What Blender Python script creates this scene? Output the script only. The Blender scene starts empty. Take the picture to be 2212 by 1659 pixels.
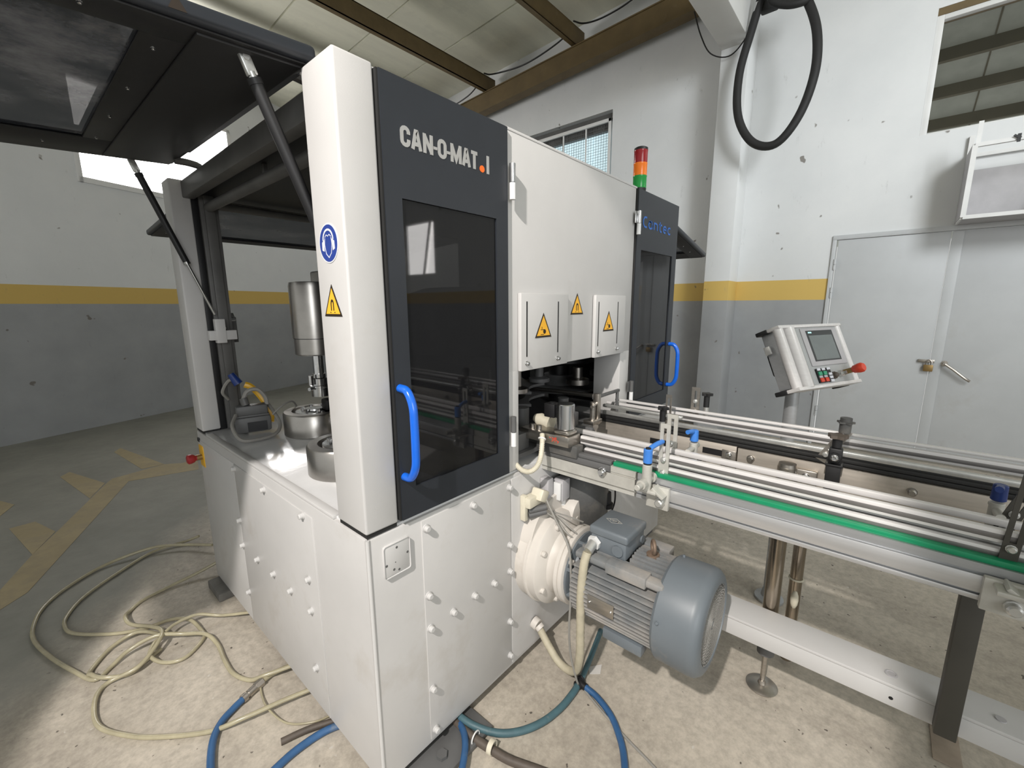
import bpy, bmesh, math, random
from mathutils import Vector as V, Matrix
R = math.radians; PI = math.pi
sc = bpy.context.scene; COL = sc.collection
random.seed(7)

# ------------------------------------------------------------------ camera
def camera():
    yaw, pit, rol = R(40.839), R(10.481), R(0.275)
    f = V((math.cos(yaw)*math.cos(pit), math.sin(yaw)*math.cos(pit), -math.sin(pit)))
    r = V((math.sin(yaw), -math.cos(yaw), 0)); d = f.cross(r)
    c, s = math.cos(rol), math.sin(rol)
    r2 = c*r+s*d; d2 = -s*r+c*d; u = -d2; b = -f
    cam = bpy.data.cameras.new('camera'); o = bpy.data.objects.new('camera', cam); COL.objects.link(o)
    o.matrix_world = Matrix(((r2.x, u.x, b.x, -.5826), (r2.y, u.y, b.y, -1.0633), (r2.z, u.z, b.z, 1.6), (0, 0, 0, 1)))
    cam.sensor_width = 36; cam.lens = 923.44/2212*36; cam.clip_start = .02; cam.clip_end = 200
    sc.camera = o
camera()
# ------------------------------------------------------------------ world, lamps, exposure
w = bpy.data.worlds.new('world'); sc.world = w; w.use_nodes = True
bg = w.node_tree.nodes['Background']; bg.inputs[0].default_value = (.97, .98, .95, 1); bg.inputs[1].default_value = .66
def lamp(name, kind, loc, aim, energy, col, **kw):
    l = bpy.data.lights.new(name, kind); l.energy = energy; l.color = col
    for k, v in kw.items(): setattr(l, k, v)
    o = bpy.data.objects.new(name, l); COL.objects.link(o); o.location = loc
    o.rotation_euler = (V(aim)-V(loc)).to_track_quat('-Z', 'Y').to_euler()
    return o
# the floodlight that lights the machine from behind the photographer
lamp('floodlight', 'SPOT', (-2.75, -1.13, 4.1), (.65, .45, .62), 1010, (1, .945, .895), spot_size=R(39.2), spot_blend=.07, shadow_soft_size=.06)
# unseen area lamp added behind the photographer as soft cool fill
lamp('rear_fill', 'AREA', (-3.5, -7.2, 3.0), (2.5, .2, 2.0), 210, (.95, .98, 1), shape='RECTANGLE', size=4, size_y=3)
# area lamp added above the conveyors, narrow spread, to brighten the right wall
lamp('wall_fill', 'AREA', (1.3, -3.6, 4.5), (5.3, .5, 2.6), 52, (.94, .975, 1), shape='RECTANGLE', size=1.3, size_y=1.3, spread=R(96))
vs = sc.view_settings; vs.view_transform = 'Standard'; vs.look = 'None'; vs.exposure = 0; vs.gamma = 1
vs.use_curve_mapping = False

# ------------------------------------------------------------------ materials
MATS = {}
def nt(name):
    m = bpy.data.materials.new(name); m.use_nodes = True
    t = m.node_tree; return m, t, t.nodes['Principled BSDF']
def N(t, kind, **kw):
    n = t.nodes.new(kind)
    for k, v in kw.items(): setattr(n, k, v)
    return n
def noise(t, scale, detail=4, rough=.6, coord='Object', stretch=None):
    tc = N(t, 'ShaderNodeTexCoord'); n = N(t, 'ShaderNodeTexNoise')
    n.inputs['Scale'].default_value = scale; n.inputs['Detail'].default_value = detail; n.inputs['Roughness'].default_value = rough
    if stretch:
        mp = N(t, 'ShaderNodeMapping'); mp.inputs['Scale'].default_value = stretch
        t.links.new(tc.outputs[coord], mp.inputs['Vector']); t.links.new(mp.outputs['Vector'], n.inputs['Vector'])
    else: t.links.new(tc.outputs[coord], n.inputs['Vector'])
    return n.outputs['Fac']
def ramp(t, fac, stops):
    r = N(t, 'ShaderNodeValToRGB'); e = r.color_ramp.elements
    while len(e) < len(stops): e.new(.5)
    for k, (p, c) in enumerate(stops):
        e[k].position = p; e[k].color = (*c, 1) if len(c) == 3 else c
    t.links.new(fac, r.inputs['Fac']); return r.outputs['Color']
def mixc(t, fac, a, b, blend='MIX'):
    m = N(t, 'ShaderNodeMix', data_type='RGBA', blend_type=blend)
    for sock, v in ((m.inputs['Factor'], fac), (m.inputs['A'], a), (m.inputs['B'], b)):
        if hasattr(v, 'is_linked') or hasattr(v, 'links'): t.links.new(v, sock)
        elif isinstance(v, (int, float)): sock.default_value = v
        else: sock.default_value = (*v, 1)
    return m.outputs['Result']
def sat(c, k): return tuple(max(0, min(1, x*k)) for x in c)
def pm(name, col, rough=.5, metal=0, var=.08, scale=5, dirt=None, bump=0, bscale=60, stretch=None, spec=.5, coat=0):
    """painted / metal / plastic surface: base colour with a little mottling, optional dirt patches and fine bump"""
    m, t, p = nt(name)
    c = ramp(t, noise(t, scale, 5, .6, 'Object', stretch), [(.3, sat(col, 1-var)), (.7, sat(col, 1+var))])
    if dirt:
        dc, ds, lo, hi = dirt
        c = mixc(t, ramp(t, noise(t, ds, 6, .7), [(lo, (0, 0, 0)), (hi, (1, 1, 1))]), c, dc)
    t.links.new(c, p.inputs['Base Color'])
    p.inputs['Roughness'].default_value = rough; p.inputs['Metallic'].default_value = metal
    p.inputs['Specular IOR Level'].default_value = spec; p.inputs['Coat Weight'].default_value = coat
    if bump:
        b = N(t, 'ShaderNodeBump'); b.inputs['Strength'].default_value = bump; b.inputs['Distance'].default_value = .004
        t.links.new(noise(t, bscale, 3, .6, 'Object', stretch), b.inputs['Height']); t.links.new(b.outputs[0], p.inputs['Normal'])
    MATS[name] = m; return m
def emit(name, col, s, rough=.4):
    m, t, p = nt(name); p.inputs['Base Color'].default_value = (*col, 1); p.inputs['Roughness'].default_value = rough
    p.inputs['Emission Color'].default_value = (*col, 1); p.inputs['Emission Strength'].default_value = s
    MATS[name] = m; return m
def glassy(name, col, through, rough=.03, haze=0):
    """tinted sheet: glossy dark body, part of the light passes straight through"""
    m, t, p = nt(name); p.inputs['Base Color'].default_value = (*col, 1); p.inputs['Roughness'].default_value = rough
    if haze:
        f = ramp(t, noise(t, 3.2, 6, .7), [(.45, col), (.8, (haze, haze, haze*1.08))]); t.links.new(f, p.inputs['Base Color'])
    tr = N(t, 'ShaderNodeBsdfTransparent'); mx = N(t, 'ShaderNodeMixShader'); mx.inputs[0].default_value = through
    t.links.new(p.outputs[0], mx.inputs[1]); t.links.new(tr.outputs[0], mx.inputs[2])
    t.links.new(mx.outputs[0], t.nodes['Material Output'].inputs['Surface']); MATS[name] = m; return m
WHITE = pm('machine_white', (.53, .522, .513), .42, var=.035, scale=3, dirt=((.46, .44, .41), 2.2, .58, .95), bump=.06, bscale=350)
WHITE2 = pm('machine_white_low', (.505, .495, .485), .45, var=.05, scale=2.5, dirt=((.40, .37, .33), 3.0, .55, .9), bump=.06, bscale=350)
ENAMEL = pm('base_top_enamel', (.62, .62, .62), .14, var=.05, scale=4, bump=.12, bscale=45, coat=.3)
ANTH = pm('anthracite', (.019, .0225, .029), .42, var=.08, scale=8, bump=.05, bscale=400)
BLACK = pm('black_paint', (.008, .008, .009), .5, var=.2, scale=10)
RUBBER = pm('rubber_black', (.012, .012, .012), .7, var=.2)
DGREY = pm('dark_grey_paint', (.10, .10, .10), .5, var=.12)
INNER = pm('inner_grey', (.10, .098, .094), .5, var=.2, scale=6)
BLUE = pm('handle_blue', (.008, .12, .62), .22, var=.06, scale=20, coat=.3)
CLAMP = pm('clamp_blue', (.045, .19, .58), .38, var=.06, scale=20)
DBLUE = pm('dark_blue', (.008, .03, .16), .4)
CHROME = pm('chrome', (.62, .62, .62), .16, 1, var=.1, scale=30)
STEEL = pm('brushed_steel', (.47, .44, .40), .36, 1, var=.14, scale=14, stretch=(1, 1, 6), bump=.05, bscale=80)
TOOL = pm('tool_steel', (.42, .40, .375), .30, 1, var=.08, scale=12)
PLATE = pm('steel_side_plate', (.50, .455, .40), .5, .75, var=.12, scale=20, stretch=(3, .3, 3), dirt=((.33, .29, .24), 5, .55, .9))
POLE = pm('pole_steel', (.36, .31, .25), .22, 1, var=.15, scale=12)
ALU = pm('aluminium', (.66, .66, .67), .36, .75, var=.05, scale=20, stretch=(4, .2, 4))
ALU2 = pm('aluminium_grey', (.40, .41, .42), .42, .6, var=.06, scale=20, stretch=(4, .2, 4))
RAIL = pm('rail_plastic', (.68, .66, .65), .28, .12, var=.05, scale=20, stretch=(4, .2, 4))
RAILD = pm('rail_groove', (.20, .19, .185), .4, .5, var=.1)
ZINC = pm('zinc', (.60, .60, .58), .33, .75, var=.1, scale=30)
CAST = pm('bracket_cast', (.50, .49, .45), .5, .3, var=.1, scale=20)
GREEN = pm('guide_green', (.004, .24, .105), .4, var=.06, scale=15)
MOTOR = pm('motor_grey', (.135, .155, .172), .42, var=.06, scale=5, dirt=((.31, .28, .24), 4, .58, .9))
FINM = pm('motor_fins', (.19, .20, .205), .5, var=.1, scale=6, dirt=((.40, .36, .32), 3.5, .42, .75))
GEAR = pm('gearbox_cream', (.58, .545, .50), .5, var=.06, scale=6, dirt=((.45, .40, .33), 4, .55, .9))
IRON = pm('cast_iron', (.075, .075, .073), .55, var=.25, scale=7, dirt=((.19, .17, .145), 5, .52, .85), bump=.2, bscale=70)
RUST = pm('rusty_ring', (.23, .165, .12), .6, .4, var=.25, scale=30)
CONDUIT = pm('conduit_beige', (.43, .39, .29), .6, var=.12, scale=25)
CREAM = pm('plug_cream', (.60, .56, .45), .5, var=.08, scale=20)
HOSE = pm('hose_clear', (.36, .325, .22), .25, var=.15, scale=14)
HBLUE = pm('hose_blue', (.03, .095, .22), .4, var=.12, scale=20, dirt=((.16, .18, .19), 12, .6, .85))
HTEAL = pm('hose_teal', (.055, .115, .135), .5, var=.15, scale=20, dirt=((.22, .22, .2), 14, .6, .85))
HBROWN = pm('hose_brown', (.085, .068, .055), .6, var=.2, scale=20)
CABLE = pm('cable_grey', (.25, .24, .22), .5, var=.1)
YELLOW = pm('sign_yellow', (.86, .45, .035), .4, var=.03)
SIGNB = pm('sign_black', (.02, .012, .006), .5)
SIGNBLUE = pm('sign_blue', (.018, .045, .25), .35)
SIGNW = pm('sign_white', (.74, .74, .74), .4, var=.02)
YPLATE = pm('yellow_plate', (.72, .40, .02), .4)
RED = pm('button_red', (.32, .018, .022), .4)
RED2 = pm('button_bright_red', (.62, .05, .02), .35)
GRNB = pm('button_green', (.03, .30, .16), .4)
WBTN = pm('button_white', (.62, .63, .68), .4)
TXTG = pm('lettering_silver', (.36, .36, .35), .45)
TXTB = pm('lettering_blue', (.02, .13, .48), .4)
ORANGE = pm('dot_orange', (.95, .16, .015), .4)
BROWN = pm('beam_brown', (.125, .087, .036), .6, var=.15, scale=5, dirt=((.20, .155, .09), 6, .6, .9))
CONC = pm('concrete_white', (.68, .68, .66), .7, var=.03, scale=3)
DOORG = pm('door_grey', (.50, .515, .525), .5, var=.05, scale=2.2, dirt=((.42, .41, .39), 2.5, .58, .95))
FRAMEW = pm('frame_white', (.70, .70, .69), .45, var=.05)
SHEETG = pm('sheet_grey', (.42, .41, .42), .55, var=.1, scale=5)
BRASS = pm('brass_dark', (.30, .20, .08), .4, .7)
DARKHALL = pm('dark_hall', (.55, .57, .50), .7, var=.1)
DARKB = pm('dark_hall_beam', (.16, .14, .09), .7, var=.1)
SCREEN = pm('screen_glass', (.16, .18, .18), .25, var=.08, scale=8)
SCRD = pm('screen_dark', (.03, .033, .035), .3)
BEZEL = pm('screen_bezel', (.36, .37, .37), .4)
LEGM = pm('leg_dark', (.055, .051, .042), .55, var=.1)
SOLE = pm('solenoid_zinc', (.62, .63, .65), .24, 1, var=.05, scale=8, stretch=(1, 1, .1))
LETR = pm('grille_grey', (.30, .29, .27), .5)
WOOD = pm('old_block', (.13, .125, .115), .8, var=.2, scale=12)
FPLATE = pm('floor_plate', (.27, .22, .17), .7, var=.2, scale=10)
PAPER = pm('paper', (.55, .53, .5), .7)
GLASS = glassy('door_glass', (.010, .010, .011), .20, .03)
LIDGL = glassy('lid_glass', (.045, .052, .068), .10, .05, haze=.42)
WGLASS = glassy('window_glass', (.02, .022, .02), .75, .04)
REDL = emit('lens_red', (.28, .006, .01), .06, .15); AMBL = emit('lens_amber', (.75, .17, .008), .16, .15); GRNL = emit('lens_green', (.008, .24, .04), .18, .15)
SKYW = emit('lit_window', (1, .97, .95), 11.0); SKYB = emit('lit_sheet', (.62, .80, .86), .72)
SIEM = emit('screen_mark', (.4, .75, .75), .8)

def wall_mat():
    m, t, p = nt('wall_paint')
    g = N(t, 'ShaderNodeNewGeometry'); sx = N(t, 'ShaderNodeSeparateXYZ'); t.links.new(g.outputs['Position'], sx.inputs[0])
    def step(a):
        mt = N(t, 'ShaderNodeMath', operation='GREATER_THAN'); mt.inputs[1].default_value = a; t.links.new(sx.outputs['Z'], mt.inputs[0]); return mt.outputs[0]
    grey = ramp(t, noise(t, 2.2, 6), [(.3, (.295, .305, .315)), (.7, (.35, .36, .37))])
    white = ramp(t, noise(t, 1.3, 6), [(.3, (.64, .655, .66)), (.7, (.71, .72, .72))])
    c = mixc(t, step(1.64), grey, (.62, .43, .12)); c = mixc(t, step(1.866), c, white)
    scuff = ramp(t, noise(t, 9, 8, .75, 'Object', (1, 1, .35)), [(.62, (0, 0, 0)), (.78, (.5, .5, .5))])
    c = mixc(t, scuff, c, (.20, .19, .18))
    spots = ramp(t, noise(t, 6.5, 2, .5), [(.735, (0, 0, 0)), (.76, (.8, .8, .8))])
    c = mixc(t, spots, c, (.13, .11, .09))
    t.links.new(c, p.inputs['Base Color']); p.inputs['Roughness'].default_value = .6
    b = N(t, 'ShaderNodeBump'); b.inputs['Strength'].default_value = .12; b.inputs['Distance'].default_value = .01
    t.links.new(noise(t, 14, 5), b.inputs['Height']); t.links.new(b.outputs[0], p.inputs['Normal'])
    return m
WALL = wall_mat()
def floor_mat():
    m, t, p = nt('concrete_floor')
    a = ramp(t, noise(t, 1.1, 8, .65), [(.28, (.34, .305, .255)), (.5, (.45, .405, .34)), (.72, (.53, .48, .41))])
    st = ramp(t, noise(t, 2.4, 7, .7, 'Object', (1.6, .5, 1)), [(.50, (0, 0, 0)), (.78, (1, 1, 1))])
    c = mixc(t, st, a, (.30, .265, .22))
    fine = ramp(t, noise(t, 38, 4, .7), [(.35, (.82, .82, .82)), (.65, (1.1, 1.1, 1.1))])
    c = mixc(t, 1.0, c, fine, 'MULTIPLY')
    sp = ramp(t, noise(t, 30, 2, .5), [(.73, (0, 0, 0)), (.76, (1, 1, 1))]); c = mixc(t, sp, c, (.10, .085, .07))
    sp2 = ramp(t, noise(t, 23, 2, .5), [(.745, (0, 0, 0)), (.77, (1, 1, 1))]); c = mixc(t, sp2, c, (.52, .49, .44))
    # worn grey-green floor paint towards the left wall
    g = N(t, 'ShaderNodeNewGeometry'); dp = N(t, 'ShaderNodeVectorMath', operation='DOT_PRODUCT'); dp.inputs[1].default_value = (-.75, .66, 0)
    t.links.new(g.outputs['Position'], dp.inputs[0])
    ad = N(t, 'ShaderNodeMath', operation='MULTIPLY_ADD'); ad.inputs[1].default_value = .9; t.links.new(noise(t, 1.5, 6), ad.inputs[0]); t.links.new(dp.outputs['Value'], ad.inputs[2])
    k = ramp(t, ad.outputs[0], [(.0, (0, 0, 0)), (1, (0, 0, 0))])
    mr = N(t, 'ShaderNodeMapRange'); mr.inputs['From Min'].default_value = 1.9; mr.inputs['From Max'].default_value = 2.25; t.links.new(ad.outputs[0], mr.inputs['Value'])
    gp = ramp(t, noise(t, 2.5, 7, .7), [(.3, (.20, .20, .178)), (.7, (.285, .28, .25))])
    c = mixc(t, mr.outputs[0], c, gp)
    t.links.new(c, p.inputs['Base Color']); p.inputs['Roughness'].default_value = .62
    b = N(t, 'ShaderNodeBump'); b.inputs['Strength'].default_value = .2; b.inputs['Distance'].default_value = .006
    t.links.new(noise(t, 25, 6), b.inputs['Height']); t.links.new(b.outputs[0], p.inputs['Normal'])
    return m
FLOOR = floor_mat()
MARK = pm('floor_marking_paint', (.36, .295, .175), .65, var=.12, scale=3, dirt=((.27, .23, .16), 5, .45, .75))
CEIL = pm('roof_panel', (.72, .715, .59), .5, var=.09, scale=1.2, stretch=(.4, 3, 1), dirt=((.55, .55, .45), 1.5, .5, .8))

# ------------------------------------------------------------------ mesh builder
class B:
    def __init__(s): s.bm = bmesh.new()
    def box(s, x0, x1, y0, y1, z0, z1, bev=0, seg=2, M=None):
        g = bmesh.ops.create_cube(s.bm, size=1)['verts']
        c = V(((x0+x1)/2, (y0+y1)/2, (z0+z1)/2)); d = (abs(x1-x0), abs(y1-y0), abs(z1-z0))
        for v in g: v.co = V((v.co.x*d[0], v.co.y*d[1], v.co.z*d[2]))+c
        if bev:
            ed = list({e for v in g for e in v.link_edges})
            r = bmesh.ops.bevel(s.bm, geom=ed, offset=bev, segments=seg, affect='EDGES', profile=.5)
            g = list({v for f in r['faces'] for v in f.verts} | {v for v in g if v.is_valid})
        if M is not None:
            for v in g: v.co = M @ v.co
        return s
    def obox(s, c, size, M, bev=0):
        T = Matrix.Translation(V(c)) @ M.to_4x4()
        return s.box(-size[0]/2, size[0]/2, -size[1]/2, size[1]/2, -size[2]/2, size[2]/2, bev, M=T)
    def loft(s, rings, cap=True, closed=False):
        vr = [[s.bm.verts.new(p) for p in r] for r in rings]
        n = len(vr[0]); k = len(vr)
        for i in range(k if closed else k-1):
            a, b = vr[i], vr[(i+1) % k]
            for j in range(n):
                try: s.bm.faces.new((a[j], a[(j+1) % n], b[(j+1) % n], b[j]))
                except ValueError: pass
        if cap and not closed:
            s.bm.faces.new(vr[0][::-1]); s.bm.faces.new(vr[-1])
        return s
    def lathe(s, prof, p0, axis, n=24, cap=True):
        a = V(axis).normalized(); u = a.orthogonal().normalized(); v = a.cross(u); p0 = V(p0)
        return s.loft([[p0+a*h+(u*math.cos(2*PI*j/n)+v*math.sin(2*PI*j/n))*max(r, 1e-5) for j in range(n)] for r, h in prof], cap)
    def cyl(s, p0, p1, r, r2=None, n=16, bev=0):
        p0, p1 = V(p0), V(p1); L = (p1-p0).length; r2 = r if r2 is None else r2
        if bev: prof = [(r-bev, 0), (r, bev), (r2, L-bev), (r2-bev, L)]
        else: prof = [(r, 0), (r2, L)]
        return s.lathe(prof, p0, p1-p0, n)
    def tube(s, pts, r, n=8, sub=6, closed=False, ribs=None):
        P = curve(pts, sub, closed); k = len(P); rings = []; t0 = None; u = None
        for i in range(k):
            if closed: t = (P[(i+1) % k]-P[i-1]).normalized()
            else: t = (P[min(i+1, k-1)]-P[max(i-1, 0)]).normalized()
            if u is None: u = t.orthogonal().normalized()
            else:
                u = t0.rotation_difference(t) @ u; u = (u-t*u.dot(t)).normalized()
            t0 = t; v = t.cross(u); rr = r
            if ribs: rr = r*(1+ribs*(1 if i % 2 else -1))
            rings.append([P[i]+(u*math.cos(2*PI*j/n)+v*math.sin(2*PI*j/n))*rr for j in range(n)])
        return s.loft(rings, True, closed)
    def prism(s, poly, o, u, v, d):
        o, u, v, d = V(o), V(u), V(v), V(d)
        return s.loft([[o+u*a+v*b for a, b in poly], [o+u*a+v*b+d for a, b in poly]])
    def sphere(s, c, r, sz=(1, 1, 1), n=12):
        g = bmesh.ops.create_uvsphere(s.bm, u_segments=n, v_segments=max(6, n//2), radius=r)['verts']
        for q in g: q.co = V((q.co.x*sz[0], q.co.y*sz[1], q.co.z*sz[2]))+V(c)
        return s
    def torus(s, c, axis, Rr, r, n=20, m=8):
        a = V(axis).normalized(); u = a.orthogonal().normalized(); v = a.cross(u); c = V(c)
        return s.tube([c+(u*math.cos(2*PI*j/n)+v*math.sin(2*PI*j/n))*Rr for j in range(n)], r, m, 1, True)
def curve(pts, sub, closed=False):
    P = [V(p) for p in pts]
    if sub <= 1 or len(P) < 3: return P
    out = []; k = len(P)
    for i in range(k if closed else k-1):
        p1, p2 = P[i], P[(i+1) % k]
        p0 = P[i-1] if (i > 0 or closed) else p1*2-p2
        p3 = P[(i+2) % k] if (i+2 < k or closed) else p2*2-p1
        for j in range(sub):
            t = j/sub
            out.append(.5*((2*p1)+(p2-p0)*t+(2*p0-5*p1+4*p2-p3)*t*t+(3*p1-p0-3*p2+p3)*t**3))
    if not closed: out.append(P[-1])
    return out
ORG = {}
def tag(o, label=None, cat=None, group=None, kind=None):
    for k, v in (('label', label), ('category', cat), ('group', group), ('kind', kind)):
        if v: o[k] = v
    return o
def put(name, b, mat, parent=None, label=None, smooth=True, mats=None):
    """one mesh object with its own origin; vertices are given in world space"""
    bm = b.bm
    bmesh.ops.recalc_face_normals(bm, faces=bm.faces)
    xs = [v.co for v in bm.verts]
    lo = V((min(p.x for p in xs), min(p.y for p in xs), min(p.z for p in xs))); hi = V((max(p.x for p in xs), max(p.y for p in xs), max(p.z for p in xs)))
    org = (lo+hi)/2
    if parent is None: org.z = lo.z
    bmesh.ops.translate(bm, verts=bm.verts, vec=-org)
    me = bpy.data.meshes.new(name); bm.to_mesh(me); bm.free()
    if smooth:
        me.shade_smooth(); me.set_sharp_from_angle(angle=R(38))
    me.materials.append(mat)
    o = bpy.data.objects.new(name, me); COL.objects.link(o); ORG[o] = org
    if parent is not None: o.parent = parent; o.location = org-ORG[parent]
    else: o.location = org
    if label: o['label'] = label
    return o
def again(src, pos, parent, rot=None):
    """another copy of a part, sharing its mesh, at world position pos"""
    o = src.copy(); COL.objects.link(o); o.parent = parent; o.location = V(pos)-ORG[parent]; ORG[o] = V(pos)
    if rot: o.rotation_euler = rot
    return o
def thing(name, loc, label, cat, group=None):
    o = bpy.data.objects.new(name, None); COL.objects.link(o); o.location = loc; o.empty_display_size = .1; ORG[o] = V(loc)
    return tag(o, label, cat, group)
def struct(o): o['kind'] = 'structure'; return o
def text(name, body, mat, o, u, v, width, height, parent, depth=.0015, bold=0, squeeze=None):
    """flat lettering fitted into width x height, lower left corner at o, along u and v"""
    cu = bpy.data.curves.new('t', 'FONT'); cu.body = body; cu.offset = bold; cu.size = 1; cu.resolution_u = 3
    ob = bpy.data.objects.new('t', cu); COL.objects.link(ob); bpy.context.view_layer.update()
    me = bpy.data.meshes.new_from_object(ob.evaluated_get(bpy.context.evaluated_depsgraph_get()))
    bpy.data.objects.remove(ob)
    b = B(); b.bm.from_mesh(me); bpy.data.meshes.remove(me)
    xs = [q.co.x for q in b.bm.verts]; ys = [q.co.y for q in b.bm.verts]
    x0, x1, y0, y1 = min(xs), max(xs), min(ys), max(ys); o, u, v = V(o), V(u), V(v); n = u.cross(v)
    for q in b.bm.verts:
        q.co = o+u*((q.co.x-x0)/(x1-x0)*width)+v*((q.co.y-y0)/(y1-y0)*height)+n*depth
    return put(name, b, mat, parent, smooth=False)
def boltmesh(r=.011, h=.017, n=10):
    b = B(); b.lathe([(r*1.25, 0), (r*1.25, h*.2), (r, h*.22), (r, h*.8), (r*.7, h)], (0, 0, 0), (0, 0, 1), n); return b
def tri_sign(parent, c, u, v, h, icon, name='warning_label'):
    """yellow triangular sticker: black border, yellow field and pictogram, lying in the plane u,v"""
    u, v = V(u), V(v); n = u.cross(v); c = V(c)
    def poly(s, d, t=.0006):
        k = h*s; return [(0, k*.62), (-k*.56, -k*.38), (k*.56, -k*.38)]
    b = B(); b.prism(poly(1.0, 0), c, u, v, n*.0012); base = put(name, b, SIGNB, parent, smooth=False)
    b = B(); b.prism(poly(.80, 0), c+n*.0012, u, v, n*.0005); put('yellow_field', b, YELLOW, base, smooth=False)
    b = B(); q = c+n*.0017
    if icon == 'magnet':
        pts = [(-.13, -.20), (-.13, .03), (-.09, .12), (0, .16), (.09, .12), (.13, .03), (.13, -.20), (.062, -.20), (.062, .01), (.04, .06), (0, .08), (-.04, .06), (-.062, .01), (-.062, -.20)]
        for k in range(6):
            i0, i1, j0, j1 = k, k+1, 13-k, 12-k
            b.prism([(pts[i][0]*h*.8, pts[i][1]*h) for i in (i0, i1, j1, j0)], q, u, v, n*.0004)
        for sx in (-1, 1): b.prism([(sx*.13*h-.03*h, -.27*h), (sx*.13*h+.03*h, -.27*h), (sx*.13*h+.03*h, -.24*h), (sx*.13*h-.03*h, -.24*h)], q, u, v, n*.0004)
    else:
        b.prism([(math.cos(a)*.095*h+.06*h, math.sin(a)*.095*h-.14*h) for a in [2*PI*k/12 for k in range(12)]], q, u, v, n*.0004)
        b.prism([(-.2*h, -.07*h), (.02*h, -.07*h), (.02*h, -.045*h), (-.2*h, -.045*h)], q, u, v, n*.0004)
        b.prism([(-.2*h, -.27*h), (.02*h, -.27*h), (.02*h, -.245*h), (-.2*h, -.245*h)], q, u, v, n*.0004)
        b.prism([(-.13*h, -.03*h), (-.1*h, -.03*h), (-.1*h, .06*h), (-.13*h, .06*h)], q, u, v, n*.0004)
    put('pictogram', b, SIGNB, base, smooth=False)
    return base
X, Y, Z = V((1, 0, 0)), V((0, 1, 0)), V((0, 0, 1))

# ================================================================== SETTING
def holes(rects, u0, u1, z0, z1):
    us = sorted({u0, u1, *[r[0] for r in rects], *[r[1] for r in rects]}); zs = sorted({z0, z1, *[r[2] for r in rects], *[r[3] for r in rects]})
    for a, b_ in zip(us, us[1:]):
        for c, d in zip(zs, zs[1:]):
            if not any(r[0] <= (a+b_)/2 <= r[1] and r[2] <= (c+d)/2 <= r[3] for r in rects): yield a, b_, c, d
fl = struct(put('floor', B().box(-6, 5.8, -8, 10.5, -.12, 0), FLOOR))
for poly in ([(-.84, 2.62), (-.71, 3.0), (-.57, 3.33), (-.22, 4.2), (-.17, 4.3), (-.08, 4.1), (-.74, 2.46), (-.84, 2.36)],
             [(-.17, 4.3), (.24, 4.39), (.37, 4.29), (.51, 4.35), (.43, 3.95), (-.08, 4.1)],
             [(-.71, 3.0), (-.59, 3.31), (-.68, 3.64), (-.81, 3.63)], [(-.36, 3.87), (-.23, 4.21), (-.42, 4.85), (-.49, 4.74)],
             [(.06, 4.40), (.24, 4.39), (.03, 5.43), (-.04, 5.3)], [(-.98, 4.7), (-.78, 4.19), (-.9, 3.85), (-1.02, 3.9)], [(-1.5, 1.0), (-.84, 2.62), (-.84, 2.36), (-1.4, .95)]):
    put('floor_marking', B().prism(poly, (0, 0, .0008), X, Y, (0, 0, .0012)), MARK, fl, smooth=False)
XW = 5.3
W4 = (-7.12, -6.12, 2.26, 3.3); W1 = (2.14, 3.75, 3.3, 4.275); W2 = (-2.7, -1.11, 3.16, 4.22); DR = (-2.36, -.545, 0, 2.309)
b = B()
for a, c, d, e in holes([W1, W2, W4, DR], -8, 10.5, 0, 6.2): b.box(XW, XW+.25, a, c, d, e)
bmesh.ops.remove_doubles(b.bm, verts=b.bm.verts, dist=1e-4)
wr = struct(put('wall_right', b, WALL, smooth=False))
# left wall runs at an angle
LD = V((.9442, .3293, 0)); LN = V((-.3293, .9442, 0)); LO = V((-.878, 6.562, 0))
ML = Matrix(((LD.x, LN.x, 0, LO.x), (LD.y, LN.y, 0, LO.y), (0, 0, 1, 0), (0, 0, 0, 1)))
W3 = (1.22, 3.25, 3.25, 4.45)
b = B()
for a, c, d, e in holes([W3], -5.5, 8, 0, 6.6): b.box(a, c, 0, .25, d, e, M=ML)
bmesh.ops.remove_doubles(b.bm, verts=b.bm.verts, dist=1e-4)
struct(put('wall_left', b, WALL, smooth=False))
w3 = struct(put('window_3', B().box(W3[0]-.05, W3[1]+.05, -.02, .02, W3[2]-.07, W3[2], .004, M=ML).box(W3[0]-.06, W3[0], -.02, .02, W3[2]-.07, W3[3]+.05, .004, M=ML)
     .box(W3[1], W3[1]+.06, -.02, .02, W3[2]-.07, W3[3]+.05, .004, M=ML).box(W3[0]-.06, W3[1]+.06, -.02, .02, W3[3], W3[3]+.06, .004, M=ML), FRAMEW))
put('pane', B().box(W3[0], W3[1], .1, .12, W3[2], W3[3], M=ML), SKYW, w3)
b = B()
for k in range(1, 6): u = W3[0]+(W3[1]-W3[0])*k/6; b.box(u-.006, u+.006, .13, .14, W3[2], W3[3], M=ML)
for k in range(1, 4): zz = W3[2]+(W3[3]-W3[2])*k/4; b.box(W3[0], W3[1], .13, .14, zz-.006, zz+.006, M=ML)
put('window_bars', b, FRAMEW, w3)
# pier and roof frame
struct(put('trim_1', B().box(4.95, XW+.02, .362, .645, 0, 5.6, .006), WALL))
struct(put('trim_2', B().box(-2.5, 4.96, .362, .645, 4.345, 4.95, .01), CONC))
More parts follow.
